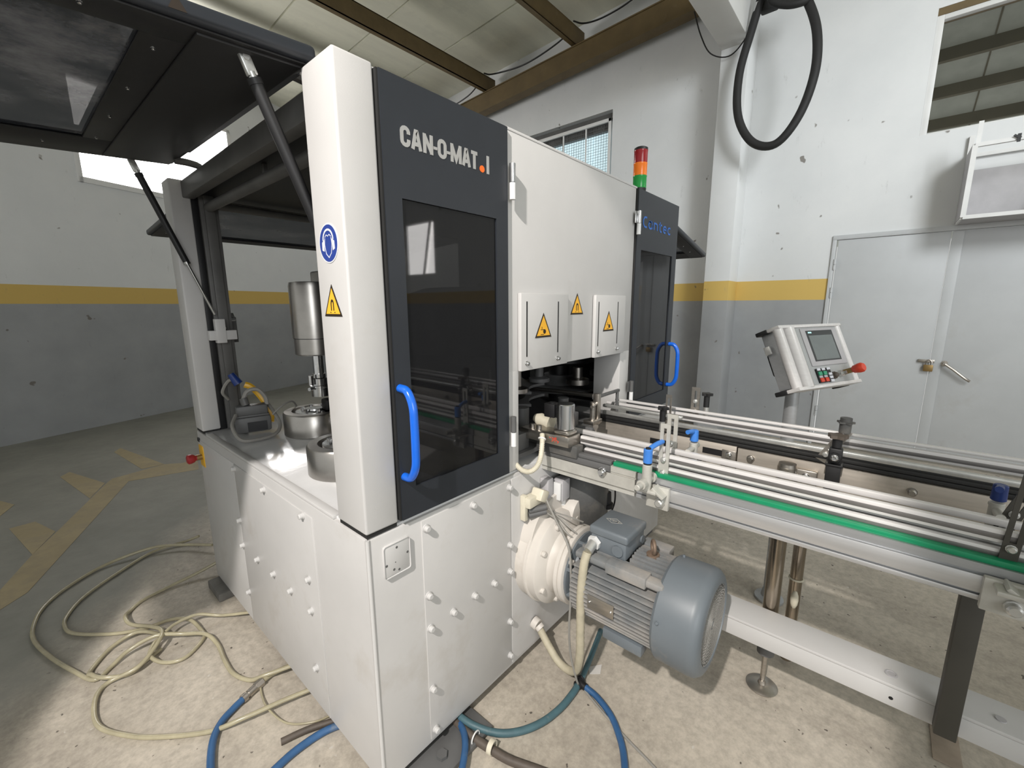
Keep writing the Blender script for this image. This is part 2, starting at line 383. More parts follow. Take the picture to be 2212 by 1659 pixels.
# roof panels, purlins, rafter (roof climbs towards the viewer)
SL = -.042
def zr(y, z0): return z0+SL*(y-4.43)
cl = struct(put('ceiling', B().loft([[(-6, -8, zr(-8, 5.455)), (5.6, -8, zr(-8, 5.455)), (5.6, 10.5, zr(10.5, 5.455)), (-6, 10.5, zr(10.5, 5.455))],
    [(-6, -8, zr(-8, 5.52)), (5.6, -8, zr(-8, 5.52)), (5.6, 10.5, zr(10.5, 5.52)), (-6, 10.5, zr(10.5, 5.52))]]), CEIL, smooth=False))
for k in range(11):
    x0 = -5.68+k*1.0; 
    put('roof_panel', B().loft([[(x0+.012, -7.9, zr(-7.9, 5.425)), (x0+.988, -7.9, zr(-7.9, 5.425)), (x0+.988, 10.2, zr(10.2, 5.425)), (x0+.012, 10.2, zr(10.2, 5.425))],
        [(x0+.012, -7.9, zr(-7.9, 5.453)), (x0+.988, -7.9, zr(-7.9, 5.453)), (x0+.988, 10.2, zr(10.2, 5.453)), (x0+.012, 10.2, zr(10.2, 5.453))]]), CEIL, cl, smooth=False)
for k, y in enumerate((4.29, 2.58, .87, -.84, 6.0)):
    z = zr(y, 5.035); p = B().box(-6, 5.22, y, y+.075, z, z+.012).box(-6, 5.22, y, y+.01, z, z+.22).box(-6, 5.22, y, y+.075, z+.21, z+.222)
    p.prism([(0, 0), (.14, 0), (0, .16)], (5.2, y+.015, z+.012), -X, Z, (0, .008, 0))
    struct(put('trim_%d' % (3+k), p, BROWN))
def sloped(x0, x1, z0, z1, y0=-8, y1=10): return B().loft([[(x0, y0, zr(y0, z0)), (x1, y0, zr(y0, z0)), (x1, y0, zr(y0, z1)), (x0, y0, zr(y0, z1))], [(x0, y1, zr(y1, z0)), (x1, y1, zr(y1, z0)), (x1, y1, zr(y1, z1)), (x0, y1, zr(y1, z1))]])
rb = sloped(4.97, 5.14, 4.742, 4.757, .65); rb2 = sloped(4.97, 5.14, 4.995, 5.01, .65); rb3 = sloped(4.985, 5.01, 4.75, 5.0, .65)
for q in (rb2, rb3):
    me = bpy.data.meshes.new('t'); q.bm.to_mesh(me); rb.bm.from_mesh(me); bpy.data.meshes.remove(me)
struct(put('trim_8', rb, BROWN, smooth=False))
# window 1: barred window with wire mesh, translucent sheet behind
y0, y1, z0, z1 = W1
b = B()
for a, c, d, e in ((y0+.03, y0+.075, z0, z1-.09), (y1-.05, y1, z0, z1-.09), (y0+.03, y1, z1-.135, z1-.09), (y0+.03, y1, z0, z0+.05)): b.box(XW+.02, XW+.06, a, c, d, e, .003)
w1 = struct(put('window_1', b, FRAMEW))
b = B()
for k in range(1, 4): yy = y0+.05+k*.4; b.box(XW+.035, XW+.055, yy-.008, yy+.008, z0+.05, z1-.13)
put('window_bar', b, FRAMEW, w1)
b = B()
for k in range(38): yy = y0+.08+k*.042; b.box(XW+.060, XW+.0635, yy, yy+.0035, z0+.05, z1-.13)
for k in range(22): zz = z0+.05+k*.037; b.box(XW+.060, XW+.0635, y0+.07, y1-.05, zz, zz+.0035)
o = put('wire_mesh', b, DGREY, w1, smooth=False); o['kind'] = 'stuff'
for k in range(4): put('pane', B().box(XW+.17, XW+.18, y0+k*.4+.005, y0+k*.4+.40, z0, z1-.22), SKYB, w1)
put('lintel', B().box(XW+.10, XW+.2, y0, y1, z1-.22, z1), INNER, w1)
# window 2: dark opening to the next hall
y0, y1, z0, z1 = W2
b = B()
for a, c, d, e in ((y1-.05, y1, z0, z1), (y0+.05, y1-.05, z1-.10, z1-.06), (y0+.05, y1-.05, z0, z0+.014), (y0, y0+.05, z0, z1)): b.box(XW+.01, XW+.07, a, c, d, e, .003)
w2 = struct(put('window_2', b, FRAMEW))
put('lintel', B().box(XW+.005, XW+.2, y0, y1, z1-.06, z1), BROWN, w2)
put('pane', B().box(XW+.10, XW+.106, y0, y1-.05, z0+.014, z1-.10), WGLASS, w2)
put('hall_roof', B().loft([[(XW+.30, -6, 4.95), (XW+.30, 2.5, 4.95), (XW+.30, 2.5, 5.0), (XW+.30, -6, 5.0)], [(XW+5.5, -6, 2.75), (XW+5.5, 2.5, 2.75), (XW+5.5, 2.5, 2.8), (XW+5.5, -6, 2.8)]]), DARKHALL, w2, smooth=False)
for k in range(9):
    xx = XW+.45+k*.52; zz = 4.95-(xx-XW-.3)*.423
    put('hall_purlin', B().box(xx, xx+.07, -6, 2.5, zz-.13, zz), DARKB, w2)
for y_ in (-1.62, -2.6): put('hall_seam', B().loft([[(XW+.30, y_, 4.944), (XW+.30, y_+.015, 4.944), (XW+.30, y_+.015, 4.949), (XW+.30, y_, 4.949)], [(XW+5.5, y_, 2.744), (XW+5.5, y_+.015, 2.744), (XW+5.5, y_+.015, 2.749), (XW+5.5, y_, 2.749)]]), DARKB, w2, smooth=False)
w4 = struct(put('window_4', B().box(XW-.01, XW+.05, W4[0]-.05, W4[0], W4[2]-.05, W4[3]+.05).box(XW-.01, XW+.05, W4[1], W4[1]+.05, W4[2]-.05, W4[3]+.05).box(XW-.01, XW+.05, W4[0], W4[1], W4[2]-.05, W4[2]).box(XW-.01, XW+.05, W4[0], W4[1], W4[3], W4[3]+.05).obox((XW+.05, -6.42, 2.78), (.03, .06, 1.2), Matrix.Rotation(R(-14), 3, 'X')), FRAMEW))
put('pane', B().box(XW+.1, XW+.11, W4[0], W4[1], W4[2], W4[3]), SKYW, w4)
# double steel door
ya, yb, z0, z1 = DR
b = B()
b.box(XW-.02, XW+.06, yb-.035, yb, 0, z1-.045, .002).box(XW-.02, XW+.06, ya, ya+.035, 0, z1-.045, .002).box(XW-.02, XW+.06, ya, yb, z1-.045, z1, .002)
d1 = struct(put('door_1', b, DOORG))
lf = put('door_leaf', B().box(XW-.008, XW+.03, -1.446, yb-.048, .02, z1-.05, .004), DOORG, d1)
rf = put('door_leaf', B().box(XW-.008, XW+.03, ya+.04, -1.455, .02, z1-.05, .004).box(XW-.014, XW-.006, -1.53, -1.449, .02, z1-.055, .003), DOORG, d1)
for zz in (2.01, 1.715, .4): put('hinge', B().cyl((XW-.02, yb-.04, zz-.055), (XW-.02, yb-.04, zz-.003), .013, n=10).cyl((XW-.02, yb-.04, zz+.003), (XW-.02, yb-.04, zz+.055), .013, n=10), DOORG, d1)
put('door_handle', B().cyl((XW-.01, -1.55, 1.02), (XW-.06, -1.55, 1.02), .014, n=10).tube([(XW-.06, -1.55, 1.02), (XW-.065, -1.62, .965), (XW-.06, -1.70, .895), (XW-.045, -1.735, .868)], .012, 8).cyl((XW-.012, -1.55, 1.02), (XW-.016, -1.55, 1.02), .026, n=14), STEEL, rf)
pl = thing('padlock', (XW-.04, -1.44, .93), 'small brass padlock hanging at the seam of the grey double door', 'padlock')
put('lock_body', B().box(XW-.05, XW-.025, -1.475, -1.405, .935, 1.0, .006), BRASS, pl)
put('shackle', B().tube([(XW-.037, -1.46, .99), (XW-.037, -1.46, 1.03), (XW-.037, -1.44, 1.05), (XW-.037, -1.42, 1.03), (XW-.037, -1.42, .99)], .006, 6), STEEL, pl)
put('hasp', B().box(XW-.03, XW-.012, -1.48, -1.36, 1.02, 1.05, .003), STEEL, pl)

# white framed box above the door
cg = thing('wall_box', (5.1, -1.9, 2.31), 'white metal framed box with grey sheet sides standing above the double door', 'box')
def bar(p, q, s=.034): 
    p, q = V(p), V(q); d = (q-p).normalized(); u = d.orthogonal().normalized() if abs(d.z) < .9 else X; 
    if abs(d.z) < .9: u = Z
    v = d.cross(u).normalized(); h = s/2
    return B().loft([[c+u*h+v*h, c+u*h-v*h, c-u*h-v*h, c-u*h+v*h] for c in (p, q)])
xf, xb_, ya, yb, z0, z1 = 4.92, 5.28, -2.6, -1.47, 2.325, 2.90
for p, q in (((xf, ya, z0), (xf, yb, z0)), ((xf, ya, z1), (xf, yb, z1)), ((xf, yb, z0), (xf, yb, z1)), ((xf, ya, z0), (xf, ya, z1)), ((xb_, yb, z0), (xb_, yb, z1+.17)), ((xb_, ya, z0), (xb_, yb, z0)),
             ((xf, yb, z0), (xb_, yb, z0)), ((xf, yb, z1), (xb_, yb, z1)), ((xb_, ya, z1), (xb_, yb, z1)), ((xb_-.05, -1.85, z0+.02), (xb_-.05, -2.05, z0+.33))):
    put('frame_bar', bar(p, q, .034 if abs(p[2]-q[2]) > .1 else .031 if abs(p[0]-q[0]) < .1 else .029), FRAMEW, cg)
put('back_sheet', B().box(xb_-.004, xb_+.004, ya, yb, z0, z0+.45), SHEETG, cg)
put('side_sheet', B().box(xf, xb_, yb+.014, yb+.018, z0, z1), SHEETG, cg)
put('base_sheet', B().box(xf, xb_, ya, yb, z0-.016, z0-.012), SHEETG, cg)
put('latch', B().box(xf-.03, xf-.015, -1.72, -1.70, z1-.03, z1+.03).obox((xf-.025, -1.70, z1+.01), (.012, .05, .014), Matrix.Rotation(R(35), 3, 'X')), BLACK, cg)
tag(put('corner_strip', B().box(4.93, 4.935, -1.50, -1.47, 2.9, 3.09), FRAMEW, cg))

# hose loop hanging in front of the pier
hl = thing('hanging_hose', (4.75, .1, 3.16), 'thick black hose hanging in a long loop in front of the white wall', 'hose')
put('hose_loop', B().tube([(4.8, .22, 4.75), (4.78, .31, 4.35), (4.75, .385, 3.95), (4.74, .36, 3.55), (4.73, .2, 3.26), (4.72, -.02, 3.19), (4.71, -.2, 3.40), (4.72, -.29, 3.75), (4.74, -.27, 4.1), (4.77, -.17, 4.4), (4.8, -.04, 4.62), (4.82, .08, 4.75)], .04, 12, 8), RUBBER, hl)
put('upper_coil', B().tube([(4.74, .19, 4.8), (4.7, .13, 4.52), (4.7, 0, 4.42), (4.72, -.13, 4.40), (4.75, -.19, 4.44)], .036, 10, 8).box(4.8, 4.9, .1, .26, 4.5, 4.8, .02), RUBBER, hl)
put('red_plug', B().sphere((4.75, -.235, 4.49), .07, (.8, .8, 1.25), 14), RED, hl, 'red plug on hose end')
put('hose_coupling', B().cyl((4.78, .27, 4.58), (4.78, .315, 4.36), .028, n=12), CHROME, hl)
def cable_thing(name, pts, r, mat, label, cat, sub=6, n=8, **kw): return tag(put(name, B().tube(pts, r, n, sub, **kw), mat), label, cat)
cable_thing('wire', [(4.9, .95, 4.82), (4.9, .86, 4.55), (4.9, .74, 4.33), (4.9, .55, 4.24), (4.88, .4, 4.33), (4.86, .26, 4.55), (4.85, .2, 4.7)], .007, BLACK, 'thin black wire sagging below the concrete roof beam', 'wire', n=6)
cable_thing('roof_cable', [(4.95, 2.66, 5.25), (4.95, 2.88, 5.19), (4.95, 3.2, 5.14), (4.95, 3.5, 5.125), (4.95, 3.85, 5.16), (4.95, 4.14, 5.21), (4.95, 4.28, 5.27)], .011, BLACK, 'black cable sagging between the two roof purlins', 'cable', n=6)
cable_thing('roof_cable', [(4.95, 4.36, 5.20), (4.95, 4.42, 5.15), (4.95, 4.62, 5.06), (4.95, 4.9, 5.015), (4.955, 5.2, 5.0)], .01, BLACK, 'black cable dropping behind the rafter above the dark machine door', 'cable', n=6)
cable_thing('roof_cable', [(4.95, 2.59, 5.37), (4.95, 2.45, 5.29), (4.95, 2.28, 5.25), (4.95, 2.08, 5.24), (4.955, 1.8, 5.27), (4.96, 1.5, 5.36)], .01, BLACK, 'black cable running along the rafter at the right roof purlin', 'cable', n=6)

# ================================================================== THE CAN SEAMING MACHINE
MW, MD, ZB, ZT, ZP = 2.235, 1.745, .045, .93, 2.21
mc = thing('seaming_machine', (MW/2, MD/2, 0), 'large white can seaming machine with dark front doors and raised guard lids', 'machine')
base = put('base_cabinet', B().box(0, MW, 0, MD, ZB, ZT-.004, .006), WHITE2, mc)
put('plinth', B().box(.09, MW-.09, .06, MD-.09, .004, ZB+.01), BLACK, mc, 'black recessed plinth')
put('base_top', B().box(.012, MW-.012, .012, MD-.012, ZT-.006, ZT+.004, .003), ENAMEL, mc, 'glossy white top plate')
put('edge_strip', B().box(0, .03, .2, 1.57, ZT-.004, ZT+.010, .003), WHITE, base)
put('corner_weld', B().cyl((.004, .004, ZB), (.004, .004, ZT-.004), .007, n=10), WHITE, base)
# bolted covers
BOLT = boltmesh()
bolt0 = None
def bolt(pos, axis, parent, mat=WHITE, s=1.0, name='bolt'):
    q = V((0, 0, 1)).rotation_difference(V(axis)).to_euler()
    global bolt0
    if bolt0 is None:
        me = bpy.data.meshes.new('bolt'); BOLT.bm.to_mesh(me); me.shade_smooth(); me.set_sharp_from_angle(angle=R(38)); bolt0 = me
        me.materials.append(None)
    o = bpy.data.objects.new(name, bolt0); COL.objects.link(o); o.parent = parent; o.location = V(pos)-ORG[parent]; ORG[o] = V(pos)
    o.rotation_euler = q; o.scale = (s, s, s)
    o.material_slots[0].link = 'OBJECT'; o.material_slots[0].material = mat
    return o
fc = put('front_cover', B().box(.192, .630, -.004, .002, .062, .912, .002), WHITE2, mc)
for x, z in ((.208, .883), (.42, .884), (.622, .884), (.207, .637), (.208, .511), (.311, .512), (.418, .517), (.526, .511), (.206, .27), (.622, .633), (.622, .514), (.62, .28), (.62, .115), (.212, .095)):
    bolt((x, -.004, z), -Y, fc, WHITE)
fc2 = put('front_cover', B().box(.640, 1.30, -.003, .002, .062, .912, .002), WHITE2, mc)
fc3 = put('front_cover', B().box(1.31, 1.90, -.004, .002, .062, .912, .002), WHITE2, mc)
for x, z in ((1.33, .72), (1.33, .48), (1.885, .70), (1.885, .46), (1.60, .83), (1.60, .3)): bolt((x, -.004, z), -Y, fc3, WHITE)
lc = put('side_cover', B().box(-.004, .002, .355, 1.152, .058, .88, .002), WHITE2, mc)
for y, z in ((.781, .861), (.421, .868), (1.135, .861), (1.15, .599), (1.15, .469), (.962, .472), (.776, .482), (.605, .484), (.42, .618), (1.148, .219), (.423, .488), (.429, .239)):
    bolt((-.004, y, z), -X, lc, WHITE)
put('side_cover', B().box(-.003, .002, 1.158, 1.73, .058, .88, .002), WHITE2, mc)
b = B(); b.box(.047, .141, -.0075, -.001, .779, .886, .008)
cp = put('cover_plate', b, WHITE, mc)
for x, z in ((.093, .869), (.131, .836), (.055, .823), (.098, .792), (.08, .80), (.086, .822)):
    put('screw_hole', B().cyl((x, -.0078, z), (x, -.0072, z), .0042 if z != .822 else .002, n=10), DGREY, cp)
# control marks at the far left of the base: emergency stop on a yellow plate
ep = put('stop_plate', B().box(-.006, .001, 1.645, 1.725, .735, .855, .003), YPLATE, mc, 'yellow plate behind emergency stop')
put('stop_button', B().lathe([(.011, 0), (.011, .02), (.015, .022), (.015, .03), (.022, .036), (.026, .05), (.026, .062), (.018, .068)], (-.006, 1.685, .79), -X, 20), RED, ep, 'red mushroom push button')
put('stop_collar', B().cyl((-.006, 1.685, .79), (-.030, 1.685, .79), .0155, n=18), BRASS, ep)
put('socket', B().box(-.006, .001, 1.70, 1.735, .868, .892, .003), BLACK, mc)
put('foot', B().box(.09, .40, -.11, .05, .003, .022, .004).cyl((.2, -.05, .02), (.2, -.05, .035), .02, n=6), DGREY, mc, 'dark cast foot plate')
put('foot', B().box(-.055, .06, 1.52, 1.72, .001, .045, .004), WOOD, mc)
for p in ((2.1, .1), (2.1, 1.6)): put('foot', B().box(p[0]-.1, p[0]+.1, p[1]-.08, p[1]+.08, .002, .045, .004), DGREY, mc)
# corner posts
pn = put('corner_post', B().box(0, .110, 0, .165, ZT+.012, ZP, .007, 3), WHITE, mc)
put('gasket', B().box(.004, .106, .004, .16, ZT, ZT+.012), RUBBER, pn)
pf = put('corner_post', B().box(0, .085, 1.62, MD, ZT+.012, ZP, .007, 3), WHITE, mc)
put('gasket', B().box(.004, .08, 1.625, MD-.004, ZT, ZT+.012), RUBBER, pf)
put('post_channel', B().box(.085, .115, 1.63, MD-.01, ZT+.004, ZP-.01, .003), BLACK, pf)
put('inner_rail', B().box(.118, .20, 1.62, MD-.02, ZT+.004, ZP-.01, .004).box(.135, .18, 1.605, 1.62, ZT+.004, ZP-.01, .003), INNER, pf)
for x in (MW-.11,):
    for y0, y1 in ((.0, .16), (1.62, MD)): put('corner_post', B().box(x, MW, y0 if y0 else .03, y1, ZT+.012, ZP, .006), WHITE, mc)
# post stickers
def disc(c, u, v, r, n=36, sv=1.0): return [(math.cos(2*PI*k/n)*r, math.sin(2*PI*k/n)*r*sv) for k in range(n)]
c = V((-.0003, .084, 1.764)); u, v = -Y, Z; nrm = u.cross(v)
es = put('ear_protection_sign', B().prism(disc(c, u, v, .051), c, u, v, nrm*.0012), SIGNW, pn, 'round blue ear protection sign', smooth=False)
put('blue_disc', B().prism(disc(c, u, v, .0478), c+nrm*.0012, u, v, nrm*.0004), SIGNBLUE, es, smooth=False)
b = B(); q = c+nrm*.0016
def strip(b, pts, wd, o, u, v, n, t=.0004):
    """ribbon of constant width with mitred corners along a flat path"""
    P = []
    for p in pts:
        if not P or (V((p[0], p[1], 0))-P[-1]).length > 1e-5: P.append(V((p[0], p[1], 0)))
    k = len(P); rings = []
    for i in range(k):
        d0 = (P[i]-P[i-1]).normalized() if i else (P[1]-P[0]).normalized(); d1 = (P[i+1]-P[i]).normalized() if i < k-1 else d0
        m0 = V((-d0.y, d0.x, 0)); m1 = V((-d1.y, d1.x, 0)); m = (m0+m1).normalized(); m = m*(wd/2/max(.45, m.dot(m0)))
        q = [P[i]-m, P[i]+m]; a_, c_ = [o+u*p.x+v*p.y for p in q]
        rings.append([a_, c_, c_+n*t, a_+n*t])
    b.loft(rings)
arc = [(math.cos(a)*.027, .008+math.sin(a)*.027) for a in [PI*k/10 for k in range(11)]]
strip(b, arc, .005, q, u, v, nrm)
head = [(-.017, .014), (-.020, -.002), (-.014, -.026), (0, -.037), (.014, -.026), (.020, -.002), (.017, .014)]
strip(b, head, .0022, q, u, v, nrm)
strip(b, [(-.017, .016), (-.008, .022), (0, .018), (.008, .022), (.017, .016)], .0018, q, u, v, nrm)
for s_ in (-1, 1): b.prism([(s_*.021, .010), (s_*.033, .004), (s_*.034, -.016), (s_*.023, -.02)][::s_], q, u, v, nrm*.0004)
put('ear_protector', b, SIGNW, es, smooth=False)
tri_sign(pn, (-.0003, .088, 1.604), -Y, Z, .086, 'magnet')
# roof and inner frame
put('roof_plate', B().box(.105, MW-.005, .01, MD-.01, ZP-.028, ZP-.004, .004), WHITE, mc)
put('roof_liner', B().box(.11, MW-.05, .05, MD-.05, ZP-.06, ZP-.03), BLACK, mc, 'black underside of roof')
put('roof_beam', B().box(.05, .10, .165, 1.62, ZP-.085, ZP-.006, .006), INNER, mc)
put('roof_tube', B().cyl((.155, .15, ZP-.115), (.155, 1.64, ZP-.115), .023, n=16).box(.148, .162, .85, .87, ZP-.11, ZP-.05), INNER, mc)
put('roof_tube', B().cyl((.2, MD-.12, ZP-.10), (MW-.2, MD-.12, ZP-.10), .020, n=14), INNER, mc)
# front centre panel with the can opening
b = B().box(.622, 1.652, 0, .012, 1.345, ZP-.012, .004)
fp = put('front_panel', b, WHITE, mc)
put('front_jamb', B().box(.622, .688, 0, .10, ZT+.012, 1.349, .004), WHITE, mc)
put('front_jamb', B().box(1.545, 1.652, 0, .16, ZT+.012, 1.349, .004), WHITE, mc)
put('inner_wall', B().box(.63, .655, .10, .60, ZT+.01, 1.35), BLACK, mc)
for x0, x1, sl, sx in ((.680, 1.001, (.714, .924), .82), (1.236, 1.545, (1.263, 1.459), 1.363)):
    fl_ = put('sliding_flap', B().box(x0, x1, -.020, -.002, 1.345, 1.645, .004), WHITE, mc)
    for s_ in sl:
        put('slot', B().box(s_-.0035, s_+.0035, -.0206, -.0196, 1.400, 1.613), BLACK, fl_, smooth=False)
        bolt((s_-.001, -.020, 1.374), -Y, fl_, CHROME, .75)
    tri_sign(fl_, (sx, -.0203, 1.507), X, Z, .098, 'hand')
tri_sign(fp, (1.10, -.0003, 1.592), X, Z, .094, 'magnet')
put('roof_edge', B().box(.62, 1.66, -.002, .02, ZP-.014, ZP-.004, .002), WHITE, fp)
# front doors
def front_door(x0, x1, gx0, gx1, z0, hx, hinge_x, hz):
    y0, y1 = -.012, .022
    b = B()
    for a, c, d, e in ((x0, gx0, z0, ZP-.012), (gx1, x1, z0, ZP-.012)): b.box(a, c, y0, y1, d, e)
    b.box(gx0, gx1, y0, y1, z0, 1.045).box(gx0, gx1, y0, y1, 1.892, ZP-.012)
    bmesh.ops.remove_doubles(b.bm, verts=b.bm.verts, dist=1e-4)
    d = put('front_door', b, ANTH, mc, smooth=False)
    put('door_glass', B().box(gx0, gx1, y0+.006, y0+.011, 1.045, 1.892), GLASS, d, 'dark tinted pane')
    put('door_gasket', B().box(x0-.006, x0, y0+.004, y1, z0, ZP-.012), RUBBER, d, smooth=False)
    h0, h1 = hz; s_ = .058
    put('door_handle', B().tube([(hx, y0, h0), (hx, y0-.6*s_, h0-.006), (hx, y0-s_, h0-.045), (hx, y0-s_-.004, h0-.10), (hx, y0-s_-.004, h1+.10), (hx, y0-s_, h1+.045), (hx, y0-.6*s_, h1+.006), (hx, y0, h1)], .0125, 14, 5), BLUE, d, 'blue curved bar handle')
    for zz in (2.02, 1.115):
        h = put('hinge_sleeve', B().cyl((hinge_x, y0-.012, zz-.056), (hinge_x, y0-.012, zz-.001), .011, n=14), SIGNW, d, 'white hinge sleeve')
        put('hinge_pin', B().cyl((hinge_x, y0-.012, zz+.001), (hinge_x, y0-.012, zz+.062), .011, n=14).box(min(hinge_x, hinge_x+(.03 if hinge_x > x1 else -.03)), max(hinge_x, hinge_x-.026), y0-.004, y0-.001, zz+.0, zz+.06, .001), CHROME if zz > 1.5 else DGREY, d)
    return d
dl = front_door(.118, .616, .172, .556, .948, .132, .628, (1.362, 1.088))
dr = front_door(1.660, MW, 1.716, 2.166, .948, 2.205, 1.650, (1.345, 1.075))
# lettering
def strokes(parent, mat, x, z, wd, h, paths, t, name='lettering'):
    b = B()
    for q_, pts in enumerate(paths): strip(b, [(p[0]*(wd-t)+t/2, p[1]*(h-t)+t/2) for p in pts], t, V((x, -.0122, z)), X, Z, -Y, .0010+.0003*q_)
    put(name, b, mat, parent, smooth=False)
ARC = lambda cx, cz, r, rz, a0, a1, n=6: [(cx+r*math.cos(R(a0+(a1-a0)*i/n)), cz+rz*math.sin(R(a0+(a1-a0)*i/n))) for i in range(n+1)]
LET = {'C': [[(1, .66), (1, .76)]+ARC(.5, .76, .5, .24, 10, 180)+[(0, .24)]+ARC(.5, .24, .5, .24, 180, 350)+[(1, .36)]],
       'O': [[(1, .5), (1, .76)]+ARC(.5, .76, .5, .24, 10, 180)+[(0, .24)]+ARC(.5, .24, .5, .24, 180, 350)+[(1, .26), (1, .5)]],
       'A': [[(0, -.1), (.42, 1.0), (.58, 1.0), (1, -.1)], [(.18, .24), (.82, .24)]], 'N': [[(0, -.1), (0, 1.1)], [(0, 1.0), (1, 0)], [(1, -.1), (1, 1.1)]],
       'M': [[(0, -.1), (0, 1.1)], [(0, 1.0), (.5, .1), (1, 1.0)], [(1, -.1), (1, 1.1)]], 'T': [[(-.1, 1), (1.1, 1)], [(.5, -.1), (.5, 1)]], 'I': [[(0, -.1), (0, 1.1)]]}
for ch, xa, xb in (('C', .175, .208), ('A', .210, .248), ('N', .252, .287), ('O', .305, .339), ('M', .355, .399), ('A', .401, .438), ('T', .438, .471)):
    strokes(dl, TXTG, xa, 2.0275, xb-xa, .054, LET[ch], .0108)
for xa, xb in ((.289, .303), (.340, .353)): put('lettering', B().box(xa, xb, -.0136, -.012, 2.046, 2.054), TXTG, dl, smooth=False)
put('lettering', B().box(.511, .522, -.0136, -.012, 2.026, 2.081), TXTG, dl, smooth=False)
put('logo_dot', B().cyl((.489, -.012, 2.036), (.489, -.0137, 2.036), .0105, n=24), ORANGE, dl, 'orange round dot')
def roundletters(parent):
    zb, k, t, y = 2.012, .058, .0095, -.0122
    def st(pts): 
        b = B(); strip(b, [(p[0]*k, p[1]*k) for p in pts], t, V((xo, y, zb)), X, Z, -Y, .0012); put('lettering', b, TXTB, parent, smooth=False)
    arcp = lambda cx, cz, rx, rz, a0, a1, n=10: [(cx+rx*math.cos(R(a0+(a1-a0)*i/n)), cz+rz*math.sin(R(a0+(a1-a0)*i/n))) for i in range(n+1)]
    xo = 1.728; st([(.75, .92), (.45, .94)]+arcp(.42, .5, .42, .44, 110, 250)+[(.45, .06), (.78, .08)])
    xo = 1.796; st([(.1, .66)]+arcp(.5, .35, .42, .33, 90, -90)[:1]+arcp(.42, .35, .40, .31, 70, 360, 14)+[(.82, .66), (.84, .04)])
    xo = 1.866; st([(.08, .04), (.08, .66), (.5, .66)]+arcp(.5, .42, .34, .24, 80, 0, 5)+[(.84, .04)])
    xo = 1.936; st([(.3, .95), (.3, .25)]+arcp(.52, .25, .22, .2, 180, 270, 5)+[(.75, .05)]); st([(.05, .68), (.78, .68)])
    xo = 1.998; st([(.1, .37), (.84, .37)]+arcp(.47, .36, .38, .31, 0, 300, 14))
    xo = 2.068; st(arcp(.47, .36, .40, .31, 50, 310, 14))
roundletters(dr)
# raised guard lids -----------------------------------------------------------
def guard_lid(O, U, Wd, L, Wn, gl, gw, flip, gf=None):
    """O hinge corner, U outward direction, Wd direction along the hinge, L length, Wn width; the glass starts gl from the hinge and gw from the sides"""
    U, Wd = V(U).normalized(), V(Wd).normalized(); n = U.cross(Wd).normalized()*flip; O = V(O)
    gf = gf or gw
    M = Matrix(((U.x, Wd.x, n.x, O.x), (U.y, Wd.y, n.y, O.y), (U.z, Wd.z, n.z, O.z), (0, 0, 0, 1)))
    th = .038; b = B()
    b.box(0, L, 0, gw, 0, th, .012, 3, M=M).box(0, L, Wn-gf, Wn, 0, th, .012, 3, M=M).box(0, gl, gw-.014, Wn-gf+.014, 0, th, M=M).box(L-.16, L, gw-.014, Wn-gf+.014, 0, th, .006, M=M)
    ld = put('guard_lid', b, ANTH, mc)
    put('inner_frame', B().box(.02, L-.02, .02, gw, -.006, 0, .002, M=M).box(.02, L-.02, Wn-gf, Wn-.02, -.006, 0, .002, M=M).box(gl-.085, gl, gw, Wn-gf, -.006, 0, .002, M=M).box(.03, max(gl-.085, .04), .035, Wn-.05, -.012, 0, .003, M=M).box(L-.16, L-.03, gw, Wn-gf, -.006, 0, M=M), BLACK, ld, 'black inner side of lid')
    put('lid_glass', B().box(gl, L-.16, gw, Wn-gf, .004, .010, M=M), LIDGL, ld, 'smeared tinted lid window')
    for k in range(4):
        for s_ in (gw*.55, Wn-gf*.55):
            p = M @ V((gl+.1+k*(L-gl-.3)/3, s_, -.006)); bolt(p, -n, ld, CHROME, .36, 'screw')
    for k in range(4):
        p = M @ V((gl-.035, gw+(Wn-gw-gf)*(k+.2)/3.3, -.006)); bolt(p, -n, ld, CHROME, .36, 'screw')
    return ld, M, n
LL, ML_, nl = guard_lid((.035, .135, 2.224), (-1, 0, -.07), (0, 1, .034), 1.62, 1.50, .345, .120, -1, .31)
tri_sign(LL, ML_ @ V((.298, -.0005, .020)), ML_.to_3x3() @ V((1, 0, 0)), ML_.to_3x3() @ V((0, 0, 1)), .030, 'hand')
LB, MB_, nb = guard_lid((.12, MD+.03, 2.155), (0, 1, -.055), (1, 0, 0), 1.15, 2.0, .03, .13, -1)
LR, MR_, nr_ = guard_lid((MW+.02, .10, 2.16), (1, 0, -.20), (0, 1, 0), .95, 1.56, .2, .115, 1)
